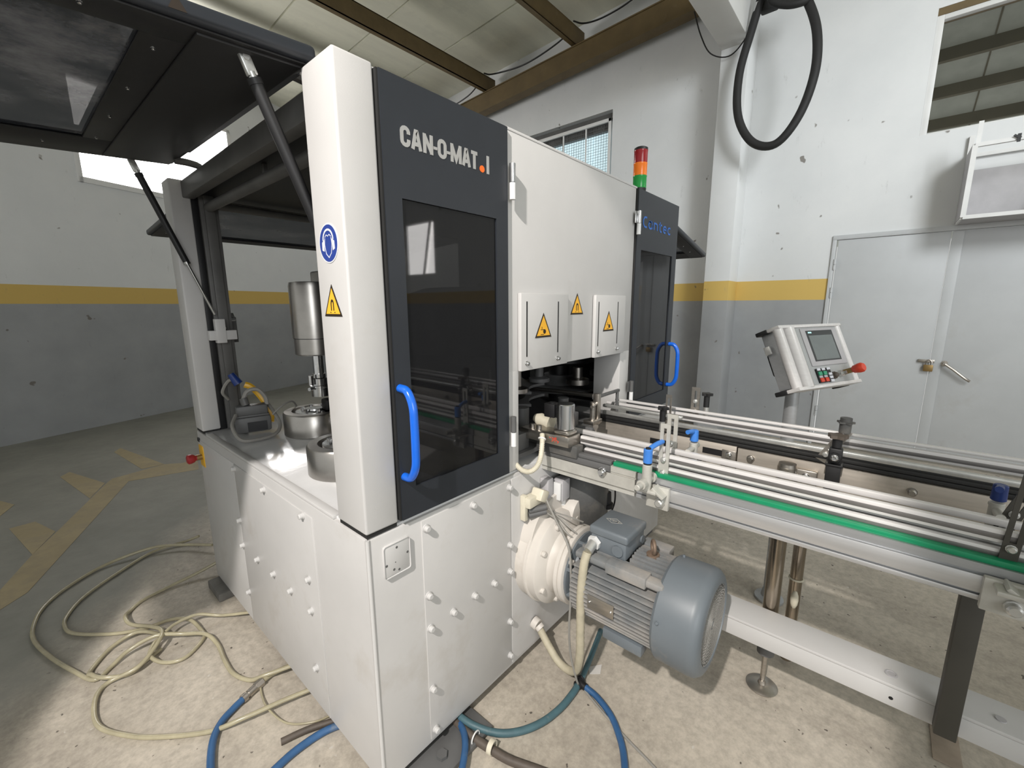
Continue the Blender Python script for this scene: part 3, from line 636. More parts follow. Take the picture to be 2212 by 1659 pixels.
# hinge arms carrying the lids
for y in (.30, 1.45):
    put('lid_hinge', B().tube([(.10, y, 2.16), (.10, y, 2.235), (.06, y, 2.25), (.0, y, 2.25)], .016, 8, 4), INNER, LL)
def strut(p, q, parent, rod_at_q=True, rc=.0155):
    p, q = V(p), V(q); d = (q-p).normalized(); L = (q-p).length; m = p+d*(L*.60)
    g = put('gas_strut', B().cyl(p+d*.05, m, rc, n=16, bev=.002).cyl(p+d*.044, p+d*.058, rc*1.12, n=16), BLACK, parent)
    put('strut_rod', B().cyl(m, q-d*.03, .0065, n=12).cyl(m-d*.004, m+d*.008, rc*1.1, n=14), CHROME, g, 'chrome strut rod')
    u = d.orthogonal().normalized(); u = (Y-d*Y.dot(d)).normalized(); Mx = Matrix((d.cross(u), u, d)).transposed()
    put('strut_clevis', B().obox(p+d*.012, (.026, .016, .055), Mx, .004).cyl(p-u*.012, p+u*.012, .008, n=12).cyl(p+d*.03, p+d*.05, .010, n=12), ZINC, g)
    put('strut_bracket', B().obox(q+d*.03, (.03, .03, .05), Mx, .004), ZINC, g)
strut((-.118, .20, 2.200), (.142, .205, 1.545), mc)
strut((-.128, 1.58, 2.238), (.123, 1.58, 1.53), mc, rc=.0145)
strut((.21, 2.12, 2.12), (.225, 1.735, 1.56), mc, rc=.013)
put('strut_mount', B().box(.075, .20, 1.565, 1.605, 1.425, 1.475, .003).box(.105, .15, 1.560, 1.60, 1.41, 1.535, .003), WHITE, mc)
put('strut_mount', B().box(.20, .245, 1.70, 1.75, 1.40, 1.54, .003), INNER, mc)
put('strut_mount', B().box(.11, .17, .17, .21, 1.44, 1.53, .003), WHITE, mc)
# signal tower on the roof
tw = put('signal_tower', B().cyl((1.835, .07, ZP-.012), (1.835, .07, ZP+.030), .033, .037, n=24), BLACK, mc, 'black base of signal tower')
for k, (mt, nm) in enumerate(((GRNL, 'green_lens'), (AMBL, 'amber_lens'), (REDL, 'red_lens'))):
    z = ZP+.030+k*.066
    put(nm, B().lathe([(.036, 0), (.037, .004), (.037, .058), (.038, .060), (.038, .066)], (1.835, .07, z), Z, 28), mt, tw)
put('tower_cap', B().lathe([(.038, 0), (.037, .012), (.028, .017)], (1.835, .07, ZP+.228), Z, 24), BLACK, tw)
# inside: turret, star wheels, seaming heads, lifter pots
tc = (1.10, .62)
tr = put('turret_column', B().cyl((*tc, ZT), (*tc, ZP-.06), .11, n=28), DGREY, mc)
put('turret_drum', B().lathe([(.30, 0), (.42, .02), (.42, .30), (.30, .34)], (*tc, 1.345), Z, 40), BLACK, tr)
for k in range(6):
    a = 2*PI*k/6+.3; p = (tc[0]+.33*math.cos(a), tc[1]+.33*math.sin(a))
    put('turret_head', B().lathe([(.06, .0), (.06, .02), (.025, .03), (.025, .11), (.045, .12), (.045, .18)], (*p, 1.17), Z, 18), DGREY if k % 2 else TOOL, tr)
put('turret_body', B().lathe([(.40, 0), (.40, .10), (.30, .14), (.18, .20)], (*tc, ZT+.004), Z, 40), BLACK, tr)
put('turret_shroud', B().box(.72, 1.50, .72, .80, ZT+.004, 1.36, .01), BLACK, tr)
for zz in (1.085, 1.15):
    n_ = 8; prof = []
    for k in range(96):
        a = 2*PI*k/96; ph = (a*n_/(2*PI)) % 1; r = .36-.075*max(0, math.sin(PI*ph))**.7; prof.append((r*math.cos(a), r*math.sin(a)))
    put('star_wheel', B().prism(prof, (*tc, zz), X, Y, (0, 0, .014)), DGREY, tr)
d2 = put('side_drum', B().lathe([(.20, 0), (.27, .02), (.27, .26), (.2, .3)], (1.78, .56, 1.225), Z, 36).cyl((1.78, .56, ZT), (1.78, .56, 1.24), .07, n=20), BLACK, mc)
put('star_wheel', B().lathe([(.28, 0), (.28, .014)], (1.78, .56, 1.06), Z, 24).lathe([(.10, 0), (.10, .07)], (1.78, .56, 1.075), Z, 20), DGREY, d2)
put('drum_head', B().lathe([(.07, 0), (.07, .03), (.03, .04), (.03, .10)], (1.60, .30, 1.13), Z, 18), TOOL, d2)
put('drum_head', B().lathe([(.07, 0), (.07, .03), (.03, .04), (.03, .10)], (1.98, .36, 1.13), Z, 18), DGREY, d2)
put('side_shroud', B().box(2.0, 2.03, .17, 1.5, ZT+.004, 1.235, .006).box(1.4, 1.9, .90, .93, ZT+.004, 1.20, .006), BLACK, mc)
put('can_guide', B().tube([(.72, .10, 1.10), (.76, .3, 1.10), (.80, .55, 1.10), (.9, .85, 1.10)], .012, 8), STEEL, mc)
put('can_guide', B().tube([(1.48, .12, 1.10), (1.46, .3, 1.10), (1.42, .55, 1.10)], .012, 8), STEEL, mc)
put('feed_table', B().box(.69, 1.53, .03, .36, .965, .985, .003).box(.72, .82, .05, .30, .985, 1.06, .006).cyl((.95, .2, .985), (.95, .2, 1.12), .035, n=18).cyl((1.33, .22, .985), (1.33, .22, 1.10), .03, n=18).box(1.08, 1.22, .05, .14, .985, 1.07, .005), DGREY, mc)
for hx, hy, top in ((.455, 1.20, 1.72), (.33, .52, 1.72)):
    sh = put('seaming_head', B().lathe([(.098, 0), (.106, .006), (.106, .085), (.105, .0855), (.105, .088), (.110, .0885), (.110, .35), (.106, .368), (.08, .372)], (hx, hy, top-.372), Z, 40).box(hx+.04, hx+.16, hy-.07, hy+.10, top-.34, top+.06, .01), TOOL, mc)
    put('head_ring', B().cyl((hx, hy, top-.2868), (hx, hy, top-.2838), .1065, n=40), BLACK, sh)
    put('head_shaft', B().lathe([(.028, 0), (.028, .115)], (hx, hy, top-.485), Z, 22), CHROME, sh)
    put('chuck', B().lathe([(.030, 0), (.046, .004), (.046, .05), (.05, .052), (.05, .062), (.044, .064), (.044, .10), (.034, .104), (.034, .125)], (hx, hy, top-.60), Z, 26).cyl((hx-.05, hy-.02, top-.55), (hx-.072, hy-.03, top-.55), .010, n=10).cyl((hx-.055, hy-.02, top-.53), (hx-.055, hy-.02, top-.48), .013, n=12), CHROME, sh)
for px, py, pr in ((.415, 1.20, .155), (.245, .56, .148)):
    pt = put('lifter_pot', B().lathe([(pr-.004, 0), (pr, .004), (pr, .112), (pr-.006, .120), (pr-.042, .121), (pr-.045, .105), (pr-.06, .1), (.02, .1)], (px, py, ZT+.004), Z, 48), TOOL, mc)
    put('pot_plate', B().lathe([(pr-.055, 0), (pr-.06, .018), (.05, .022), (.048, .03), (.02, .032)], (px, py, ZT+.104), Z, 36), CHROME, pt)
    for k in range(6):
        a = k*PI/3+.4; put('pot_bolt', B().cyl((px+.06*math.cos(a), py+.06*math.sin(a), ZT+.124), (px+.06*math.cos(a), py+.06*math.sin(a), ZT+.140), .011, n=6), CHROME, pt)
    put('pot_cover', B().box(px+.02, px+.10, py-.10, py-.03, ZT+.125, ZT+.185, .012), BLACK, pt)
    put('pot_hose', B().tube([(px+.05, py-.11, ZT+.16), (px-.0, py-.19, ZT+.12), (px+.02, py-.20, ZT+.02)], .011, 8, 10, ribs=.08), CREAM, pt)

# plug connector box hanging on the far post
cx = thing('connector_box', (.18, 1.43, ZT), 'dark grey industrial plug box with yellow lever on the white base top', 'connector')
Mz = Matrix.Rotation(R(-14), 3, 'Z')
put('box_body', B().obox((.185, 1.43, .985), (.165, .075, .085), Mz, .012).obox((.185, 1.425, 1.032), (.150, .062, .012), Mz, .004), DGREY, cx)
put('box_hood', B().obox((.185, 1.43, 1.06), (.145, .065, .055), Mz, .012), DGREY, cx)
put('box_label', B().obox((.192, 1.388, .975), (.09, .002, .05), Mz), BLACK, cx)
put('cable_gland', B().cyl((.16, 1.43, 1.087), (.155, 1.44, 1.125), .019, n=12), INNER, cx)
put('locking_lever', B().tube([(.275, 1.44, .97), (.285, 1.46, 1.03), (.25, 1.49, 1.12), (.215, 1.50, 1.17), (.19, 1.51, 1.185)], .017, 8), YPLATE, cx, 'yellow locking lever')
put('blue_plug', B().cyl((.165, 1.52, 1.19), (.14, 1.54, 1.245), .024, .017, n=14), DBLUE, cx, 'dark blue plug')
put('cable', B().tube([(.155, 1.44, 1.12), (.175, 1.43, 1.16), (.22, 1.42, 1.165), (.25, 1.41, 1.12), (.252, 1.40, 1.08)], .011, 8).tube([(.10, 1.40, 1.05), (.06, 1.33, 1.01), (.07, 1.26, .955), (.13, 1.24, .945), (.22, 1.25, .95), (.27, 1.30, .98), (.275, 1.37, 1.03), (.27, 1.45, 1.08)], .009, 8), CABLE, cx)
put('cable', B().tube([(.26, 1.36, 1.03), (.30, 1.34, 1.07), (.36, 1.36, 1.085), (.40, 1.40, 1.05), (.42, 1.44, 1.0)], .005, 6), CABLE, cx)
put('cable', B().tube([(.13, 1.60, 1.1), (.10, 1.57, 1.15), (.13, 1.55, 1.21), (.16, 1.53, 1.2)], .008, 6), CABLE, cx)

# ================================================================== DRIVE MOTOR WITH GEARBOX
AX, AZ = .86, .507
dm = thing('drive_motor', (AX, -.4, .31), 'grey finned electric motor with cream gearbox flanged to the machine front', 'motor')
gb = put('gearbox', B().lathe([(.205, 0), (.205, .045), (.212, .05), (.212, .058), (.205, .062), (.203, .098), (.197, .104), (.150, .125), (.140, .145), (.140, .172)], (AX, -.002, AZ), -Y, 48).lathe([(.205, 0), (.205, .06)], (AX+.03, -.002, AZ+.07), -Y, 40), GEAR, dm, 'cream cast gearbox')
put('gearbox_lobe', B().lathe([(.088, 0), (.088, .05), (.08, .07), (.04, .075)], (AX+.13, -.05, AZ+.155), -Y, 28), GEAR, dm)
for a in (150, 205, 250, 110, 60): bolt((AX+.177*math.cos(R(a)), -.108, AZ+.177*math.sin(R(a))), -Y, gb, GEAR, 1.1)
put('gear_housing', B().lathe([(.12, 0), (.14, .05), (.14, .27), (.115, .33), (.10, .40)], (1.08, -.045, .50), Z, 36).cyl((1.04, -.06, .90), (1.04, -.06, .80), .022, n=14).box(1.0, 1.08, -.10, -.03, .86, .95, .006), IRON, dm, 'dark cast iron gear housing')
put('breather_cap', B().cyl((1.13, -.17, .68), (1.13, -.17, .735), .022, .019, n=10).cyl((1.13, -.17, .66), (1.13, -.17, .68), .03, n=14), BLACK, dm)
put('flange', B().lathe([(.165, 0), (.165, .014), (.160, .016), (.160, .019), (.165, .021), (.165, .036), (.158, .040)], (AX, -.172, AZ), -Y, 56), GEAR, dm, 'cream round flange')
es_ = put('end_shield', B().lathe([(.150, 0), (.152, .01), (.125, .02), (.118, .05)], (AX, -.212, AZ), -Y, 40), MOTOR, dm)
for k in range(8):
    a = R(22+45*k); d_ = V((math.cos(a), 0, math.sin(a))); Mx = Matrix((d_, V((-d_.z, 0, d_.x)).cross(d_) if False else Y, V((-d_.z, 0, d_.x)))).transposed()
    put('shield_web', B().obox(V((AX, -.238, AZ))+d_*.128, (.05, .04, .014), Mx, .002), MOTOR, es_)
for k in range(4):
    a = R(45+90*k+10); bolt((AX+.142*math.cos(a), -.222, AZ+.142*math.sin(a)), -Y, es_, GEAR, 1.0)
# stator: barrel with cast fins
b = B(); b.cyl((AX, -.245, AZ), (AX, -.585, AZ), .112, n=40)
st = put('stator', b, FINM, dm)
b = B(); Rf = .168; n_ = 0
def fin_y(k): return -.252, -.582
for sgn in (-1, 1):
    for k in range(-5, 6):
        h = k*.0185
        ro = math.sqrt(max(Rf**2-h**2, 0)); ri = math.sqrt(max(.106**2-h**2, .0004))
        xo, xi = AX+sgn*ro, AX+sgn*ri
        b.box(min(xo, xi), max(xo, xi), -.582, -.252, AZ+h-.0042, AZ+h+.0042)
        zo, zi = AZ+sgn*ro, AZ+sgn*ri
        b.box(AX+h-.0042, AX+h+.0042, -.582, -.252 if sgn < 0 or abs(k) > 3 else -.445, min(zo, zi), max(zo, zi))
o = put('cooling_fins', b, FINM, st, smooth=False); o['kind'] = 'stuff'
put('mounting_pad', B().box(.722, .775, -.54, -.385, .622, .664, .004).box(.73, .775, -.60, -.25, .628, .655, .008), FINM, dm)
put('mounting_pad', B().box(.722, .775, -.54, -.385, .350, .392, .004), MOTOR, dm)
put('mounting_pad', B().box(.945, .998, -.54, -.385, .622, .664, .004), FINM, dm)
npt = put('nameplate', B().box(.688, .6905, -.443, -.335, .474, .530, .0008), STEEL, dm, 'brown metal nameplate')
for y in (-.345, -.433): bolt((.688, y, .502), -X, npt, CHROME, .3, 'rivet')
eb = put('lifting_eye', B().cyl((AX+.01, -.505, .655), (AX+.01, -.505, .678), .024, n=16).torus((AX+.01, -.505, .705), (.55, -.83, 0), .023, .007, 22, 10), RUST, dm, 'rusty lifting eye')
tb = put('terminal_box', B().box(.782, .945, -.437, -.288, .655, .725, .008), MOTOR, dm)
put('terminal_lid', B().box(.776, .951, -.443, -.282, .722, .757, .010, 3), MOTOR, tb, 'dark grey terminal box lid')
put('logo_plate', B().prism([(-.034, 0), (0, -.02), (.034, 0), (0, .02)], (.862, -.345, .7572), -Y, X, (0, 0, .0012)), MOTOR, tb, smooth=False)
lb = B(); strip(lb, [(-.034, 0), (0, -.02), (.034, 0), (0, .02), (-.034, 0)], .0022, V((.862, -.345, .7584)), -Y, X, Z, .0006)
put('logo_rim', lb, CAST, tb, smooth=False)
text('logo_lettering', 'VEM', CAST, (.855, -.324, .7586), -Y, X, .042, .013, tb, .0006, .02)
put('blind_plug', B().cyl((.782, -.405, .690), (.775, -.405, .690), .022, n=24), MOTOR, tb)
put('blind_plug', B().cyl((.92, -.437, .69), (.92, -.443, .69), .016, n=20), MOTOR, tb)
put('cable_gland', B().cyl((.770, -.308, .692), (.735, -.304, .672), .019, n=18), ZINC, tb, 'zinc cable gland')
put('gland_nut', B().cyl((.782, -.308, .692), (.768, -.307, .690), .028, n=6), FRAMEW, tb, 'white gland nut')
fcv = put('fan_cover', B().lathe([(.178, 0), (.186, .010), (.187, .120), (.184, .136), (.172, .151), (.158, .157), (.141, .158), (.139, .150)], (AX, -.580, AZ), -Y, 56, cap=False), MOTOR, dm, 'smooth grey fan cover')
b = B()
for rr in [.014+.0105*k for k in range(13)]: b.torus((AX, -.733, AZ), Y, rr, .0013, 32, 4)
for k in range(36):
    a = 2*PI*k/36; d_ = V((math.cos(a), 0, math.sin(a))); p = V((AX, -.7325, AZ)); b.cyl(p+d_*.02, p+d_*.139, .0012, n=4)
o = put('fan_grille', b, LETR, fcv, 'perforated end grille'); o['kind'] = 'stuff'
put('fan_wheel', B().cyl((AX, -.722, AZ), (AX, -.7265, AZ), .139, n=36), IRON, fcv)
put('fan_hub', B().cyl((AX, -.727, AZ), (AX, -.7315, AZ), .034, n=24), MOTOR, fcv)
for a in (165, 75, 255): bolt((AX+.186*math.cos(R(a)), -.605, AZ+.186*math.sin(R(a))), (math.cos(R(a)), 0, math.sin(R(a))), fcv, MOTOR, .5, 'screw')
cable_thing('motor_conduit', [(.732, -.304, .668), (.712, -.302, .62), (.700, -.300, .50), (.708, -.297, .34), (.728, -.285, .20), (.752, -.255, .10), (.765, -.21, .062), (.772, -.15, .066), (.782, -.08, .115), (.789, -.03, .163)], .0165, CONDUIT, 'beige ribbed conduit looping from motor terminal box to machine front', 'conduit', sub=12, n=14, ribs=.035)
gl_ = put('conduit_gland', B().cyl((.789, -.003, .172), (.789, -.030, .166), .027, n=20).cyl((.789, -.030, .166), (.789, -.045, .156), .021, n=20), GEAR, mc)
cable_thing('sensor_cable', [(.775, -.075, .80), (.752, -.14, .74), (.728, -.22, .66), (.712, -.245, .56), (.705, -.25, .44), (.70, -.25, .32), (.715, -.25, .2), (.735, -.26, .1), (.76, -.262, .03), (.778, -.26, .012), (.734, -.39, .008), (.699, -.506, .008), (.67, -.62, .008), (.64, -.72, .008)], .0045, CABLE, 'thin grey cable hanging down in front of the gearbox onto the floor', 'cable')
# sensor plugs on the machine front above the gearbox
sp = thing('plug_connector', (.72, -.03, .74), 'cream plug connector with bundled wires above the gearbox', 'connector')
put('plug_socket', B().box(.690, .712, -.030, -.004, .715, .825, .003), CREAM, sp)
put('plug_body', B().box(.692, .775, -.055, -.012, .775, .820, .006).obox((.765, -.05, .815), (.05, .06, .05), Matrix.Rotation(R(28), 3, 'Y'), .008), CREAM, sp)
for dz in (.755, .735): put('plug_sleeve', B().cyl((.715, -.03, dz), (.775, -.075, dz+.01), .014, n=14), DGREY, sp)
put('wire', B().tube([(.77, -.07, .765), (.80, -.10, .74), (.83, -.16, .725), (.87, -.2, .70)], .0035, 6).tube([(.77, -.07, .765), (.80, -.11, .73), (.80, -.17, .70), (.815, -.205, .672)], .0032, 6).tube([(.77, -.07, .745), (.79, -.12, .715), (.785, -.17, .68), (.80, -.2, .655)], .0032, 6), CABLE, sp)
jb = thing('junction_box', (.90, -.03, .79), 'small grey moulded junction box below the conveyor end', 'junction box')
put('box_body', B().box(.885, .945, -.085, -.03, .745, .845, .008), SHEETG, jb)
put('box_cover', B().box(.872, .885, -.080, -.035, .755, .835, .004), FRAMEW, jb)
put('box_gland', B().cyl((.925, -.06, .745), (.925, -.06, .715), .013, n=12), FRAMEW, jb)
put('box_cable', B().tube([(.925, -.06, .72), (.935, -.08, .66), (.955, -.14, .60), (.965, -.18, .57)], .009, 8), CONDUIT, jb)
j2 = thing('junction_box', (.84, -.03, .78), 'narrow upright grey junction box left of the moulded one under the conveyor', 'junction box')
put('box_body', B().box(.825, .865, -.05, -.004, .77, .86, .006), SHEETG, j2); put('box_foot', B().cyl((.845, -.04, .77), (.845, -.04, .745), .012, n=10), FRAMEW, j2)
cable_thing('probe_lead', [(1.12, -.10, .875), (1.17, -.13, .86), (1.22, -.15, .78), (1.25, -.15, .70), (1.27, -.14, .62), (1.27, -.12, .55)], .004, BLACK, 'thin black probe lead hanging behind the motor terminal box', 'cable')

# ================================================================== NEAR CONVEYOR
YA, YB = .12, -1.95
nc = thing('conveyor', (.93, -.9, .86), 'near conveyor with aluminium side profile and green belt guide running out of the machine', 'conveyor')
def extr(sec, y0, y1): return B().loft([[V((x, y0, z)) for x, z in sec], [V((x, y1, z)) for x, z in sec]])
# side profile with its two T-slots, cut as one section
sec = [(.840, .897), (.840, .9105), (.848, .9105), (.848, .916), (.840, .916), (.840, .961), (.849, .961), (.849, .967), (.8445, .967), (.8445, .989), (.870, .989), (.870, .897)]
def section(b, sec, y0, y1):
    b.loft([[V((x, y0, z)) for x, z in sec], [V((x, y1, z)) for x, z in sec]], cap=True); return b
sp_ = put('side_profile', section(B(), sec, -.44, YB), ALU2, nc, smooth=False)
put('side_profile', section(B(), sec, .0, -.432), CAST, nc, smooth=False)
put('slot_cover', B().box(.8395, .8425, YB, -.56, .9165, .9605, .0008), ALU, sp_)
put('slot_cover', B().box(.8395, .8425, YB, -.56, .8975, .910, .0008), ALU, sp_)
put('belt_guide', B().box(.852, .878, YB, -.335, .9885, 1.004, .003), GREEN, nc, 'green plastic belt guide')
put('belt', B().box(.878, .99, YB, YA, .982, .990), DGREY, nc, 'dark conveyor belt')
put('inner_profile', B().box(.99, 1.02, YB, YA, .897, .985, .003), ALU2, nc)
def rail(parent, x, z, h, y0, y1, face=-1, name='guide_rail', mat=None):
    """C shaped plastic-capped guide rail: bright lips, grey groove between them"""
    t = .010; s = face; hh = h/2
    r = put(name, B().box(x-t, x+t, y1, y0, z-hh, z+hh, .004, 2), mat or RAIL, parent)
    if h > .024:
        put('rail_groove', B().box(x+s*t-.0012, x+s*t+.0012, y1, y0, z-hh*.42, z+hh*.34, .0006), RAILD, r)
    return r
rail(nc, .888, 1.0535, .034, -.17, YB)
rail(nc, .888, 1.009, .027, -.19, YB)
rail(nc, .985, 1.053, .020, -.05, YB)
ss = put('stop_slide', B().box(.845, .875, -.33, -.02, .99, 1.006, .003).box(.838, .848, -.33, -.02, .965, .99, .002), DGREY, nc)
bolt((.838, -.30, .962), -X, nc, CHROME, 1.3)
def bracket(parent, y, dy=.03):
    pl = put('bracket_foot', B().box(.822, .840, y-.04, y+.04, .885, .968, .003).box(.780, .840, min(y, y+dy)-.01, max(y, y+dy)+.025, .950, .962, .003).obox((.812, y-.012, .955), (.05, .05, .010), Matrix.Rotation(R(35), 3, 'X'), .002), CAST, parent)
    bolt((.822, y-.012, .913), -X, pl, ZINC, 1.3)
    put('clamp_post', B().cyl((.795, y+dy, .955), (.795, y+dy, 1.052), .0165, n=20, bev=.002), CAST, parent)
    put('cross_rod', B().cyl((.715, y+dy, .990), (.872, y+dy, .990), .0105, n=16, bev=.002).cyl((.748, y+dy, .990), (.772, y+dy, .990), .0165, n=18).cyl((.83, y+dy, .990), (.846, y+dy, .990), .018, n=18), CAST, parent)
    lv = put('clamp_lever', B().cyl((.795, y+dy, 1.056), (.795, y+dy, 1.108), .0155, n=20, bev=.003), CLAMP, parent, 'blue clamping lever')
    put('lever_arm', B().tube([(.795, y+dy, 1.098), (.815, y+dy*.9, 1.108), (.845, y+dy*.6 if dy > 0 else y+dy, 1.116), (.875, y+dy*.4 if dy > 0 else y+dy, 1.118)], .0088, 10), CLAMP, lv)
    put('lever_cap', B().cyl((.795, y+dy, 1.108), (.795, y+dy, 1.112), .009, n=14).cyl((.795, y+dy, 1.05), (.795, y+dy, 1.056), .014, n=14), BLACK, lv)
def slotted(parent, x, y, z0, z1, wy=.036, mat=None, tilt=0):
    """flat upright plate with a long slot"""
    t = .0025; s = .0055; b = B()
    M = Matrix.Translation((x, y, z0)) @ Matrix.Rotation(R(tilt), 4, 'X') @ Matrix.Translation((-x, -y, -z0))
    za, zb = z0+(z1-z0)*.34, z1-.016
    b.box(x-t, x+t, y-wy/2, y-s, z0, z1, M=M).box(x-t, x+t, y+s, y+wy/2, z0, z1, M=M).box(x-t, x+t, y-s, y+s, z0, za, M=M).box(x-t, x+t, y-s, y+s, zb, z1, M=M)
    bmesh.ops.remove_doubles(b.bm, verts=b.bm.verts, dist=1e-4)
    p = put('slotted_plate', b, mat or CAST, parent, smooth=False)
    for zz in (z0+.03, z0+.078):
        bolt(M @ V((x-t, y, zz)), -X, p, ZINC, .75)
    return p
bracket(nc, -.525)
slotted(nc, .873, -.522, .975, 1.185)
slotted(nc, 1.000, -.500, 1.00, 1.19, .040)
bracket(nc, -1.35, -.085)
slotted(nc, .873, -1.345, .955, 1.225, .03, LEGM, tilt=3)
slotted(nc, 1.0, -1.345, 1.0, 1.20, .034, LEGM, tilt=16)
# clamp on the inner side of the near lane
for y in (-.565, -1.345):
    put('cross_rod', B().cyl((.99, y, 1.06), (1.10, y, 1.06), .010, n=14), CAST, nc)
    put('clamp_post', B().cyl((1.055, y, .98), (1.055, y, 1.08), .015, n=18, bev=.002).box(1.02, 1.07, y-.02, y+.02, .96, .985, .003), CAST, nc)
    lv = put('clamp_lever', B().cyl((1.055, y, 1.085), (1.055, y, 1.13), .0155, .0145, n=18, bev=.003).tube([(1.055, y, 1.12), (1.03, y+.005, 1.128), (1.005, y+.01, 1.13)], .0085, 10), CLAMP if y > -1 else DBLUE, nc, 'blue clamping lever')
lg = put('leg', B().box(1.068, 1.112, -1.368, -1.318, .315, .90, .003), LEGM, nc, 'dark square conveyor leg')
put('leg_bracket', B().box(1.015, 1.12, -1.39, -1.30, .88, .93, .004), DGREY, nc)
# solenoid can stop at the machine end of the near conveyor
so = thing('solenoid_stop', (.84, -.06, .985), 'steel block can stop with shiny solenoid cylinder at the conveyor mouth', 'solenoid')
sb_ = put('steel_block', B().box(.797, .885, -.165, .085, 1.035, 1.078, .003), STEEL, so)
put('block_carrier', B().box(.83, .88, -.185, .02, .985, 1.035, .003), IRON, so)
put('solenoid_base', B().box(.805, .878, -.160, -.080, 1.078, 1.100, .016, 3), STEEL, so)
put('solenoid_cylinder', B().cyl((.842, -.120, 1.100), (.842, -.120, 1.205), .0375, n=36, bev=.003), SOLE, so, 'shiny grey solenoid cylinder')
put('solenoid_plug', B().box(.818, .868, -.08, -.028, 1.140, 1.198, .004).cyl((.843, -.055, 1.198), (.843, -.055, 1.201), .014, n=16), BLACK, so)
for y in (.0, .035): put('cap_screw', B().cyl((.822, y, 1.078), (.822, y, 1.097), .0125, n=16, bev=.001).cyl((.822, y, 1.0965), (.822, y, 1.0975), .007, n=6), TOOL, so)
put('bellows', B().lathe([(.018, 0), (.030, .03), (.024, .06), (.034, .09)], (.90, .08, 1.10), (0, -1, -.15), 18), CREAM, so)
rm = B()
for k, pts in enumerate(([(0, .022), (.012, .012), (0, .004)], [(.002, .013), (.018, .022), (.016, .003)], [(.022, .024), (.022, .012), (.034, .008), (.028, .0)], [(-.012, .020), (-.006, .016)])): strip(rm, pts, .0025, V((.7968, -.085, 1.045)), -Y, Z, -X, .0006)
put('red_marks', rm, RED2, sb_, 'red handwritten marks', smooth=False)
cable_thing('solenoid_conduit', [(.785, -.045, 1.075), (.765, -.06, 1.045), (.735, -.075, .995), (.715, -.07, .958), (.698, -.045, .937), (.682, -.015, .945), (.675, .02, .975)], .0105, CREAM, 'cream ribbed conduit curving down from the steel block', 'conduit', sub=14, n=10, ribs=.07)
put('conduit_clip', B().torus((.775, -.052, 1.058), (.6, .2, .75), .013, .004, 14, 6), FRAMEW, so)

# ================================================================== FAR CONVEYOR
fcn = thing('conveyor', (1.40, -.9, .80), 'far conveyor with brown steel side plates and black wear strip', 'conveyor')
PX = 1.33
for y0, y1, zt in ((.03, -.655, 1.012), (-.66, YB, 1.008)):
    p = put('side_plate', B().box(PX, PX+.004, y1, y0, .80, zt, .001).box(PX, PX+.02, y1, y0, zt-.003, zt, .001), PLATE, fcn)
    for (y, z) in (((-.47, .955), (-.56, .90), (-.15, .88)) if y0 > 0 else ((-.71, .972), (-.735, .90), (-1.20, .97), (-1.6, .96))):
        bolt((PX, y, z), -X, p, TOOL, 1.1)
    if y0 > 0:
        put('plate_slot', B().box(PX-.0006, PX+.0004, -.52, -.50, .9, .945), BLACK, p, smooth=False)
        put('plate_slot', B().box(PX-.0006, PX+.0004, -.41, -.28, .945, .975), BLACK, p, smooth=False)
        put('plate_slot', B().box(PX-.0006, PX+.0004, -.60, -.52, .955, .982), BLACK, p, smooth=False)
jp = put('joint_plate', B().box(PX-.006, PX-.001, -.655, -.60, .87, .99, .003), STEEL, fcn); bolt((PX-.006, -.628, .97), -X, jp, CHROME, 1.0)
put('wear_strip', B().box(PX-.002, PX+.03, YB, .03, 1.012, 1.026, .002).box(PX-.004, PX+.03, YB, .03, 1.028, 1.042, .003), RUBBER, fcn, 'black wear strip')
put('belt', B().box(PX+.03, PX+.13, YB, .2, 1.028, 1.034), DGREY, fcn, 'dark conveyor belt')
put('far_side_plate', B().box(PX+.13, PX+.134, YB, .03, .80, 1.03), PLATE, fcn)
rail(fcn, PX+.012, 1.058, .020, -.02, YB, mat=ZINC)
rail(fcn, PX+.012, 1.092, .016, -.02, -.42, mat=ZINC)
rail(fcn, 1.455, 1.105, .012, -.03, YB)
rail(fcn, 1.455, 1.072, .036, .02, YB)
# pole legs
pg = put('leg', B().cyl((1.285, -.845, .185), (1.285, -.845, .985), .0285, n=28), POLE, fcn, 'polished round steel leg')
put('leg_cap', B().cyl((1.285, -.845, .985), (1.285, -.845, .998), .031, .029, n=28).cyl((1.285, -.845, .93), (1.285, -.845, .985), .033, n=28), STEEL, pg)
put('leg_collar', B().cyl((1.285, -.845, .165), (1.285, -.845, .20), .032, n=24), DGREY, pg)
put('leg_spindle', B().cyl((1.285, -.845, .01), (1.285, -.845, .17), .0095, n=12), STEEL, pg)
put('leg_disc', B().lathe([(.058, 0), (.060, .004), (.050, .010), (.016, .014), (.012, .03)], (1.285, -.845, .002), Z, 32), STEEL, pg, 'round steel foot disc')
cp_ = put('leg_clamp', B().box(1.30, PX-.002, -.94, -.86, .87, .98, .006).cyl((1.285, -.845, .90), (1.285, -.845, .96), .036, n=24), STEEL, fcn)
for z in (.955, .895): bolt((1.30, -.905, z), -X, cp_, CHROME, 1.0)
p2 = put('leg', B().cyl((1.50, -.90, .02), (1.50, -.90, .95), .024, n=20), POLE, fcn)
put('leg_tag', B().sphere((1.478, -.905, .33), .022, (.7, .7, 2.0), 12).torus((1.50, -.90, .42), Z, .026, .004, 18, 6), CREAM, p2, 'cream plastic sleeve tied to leg')
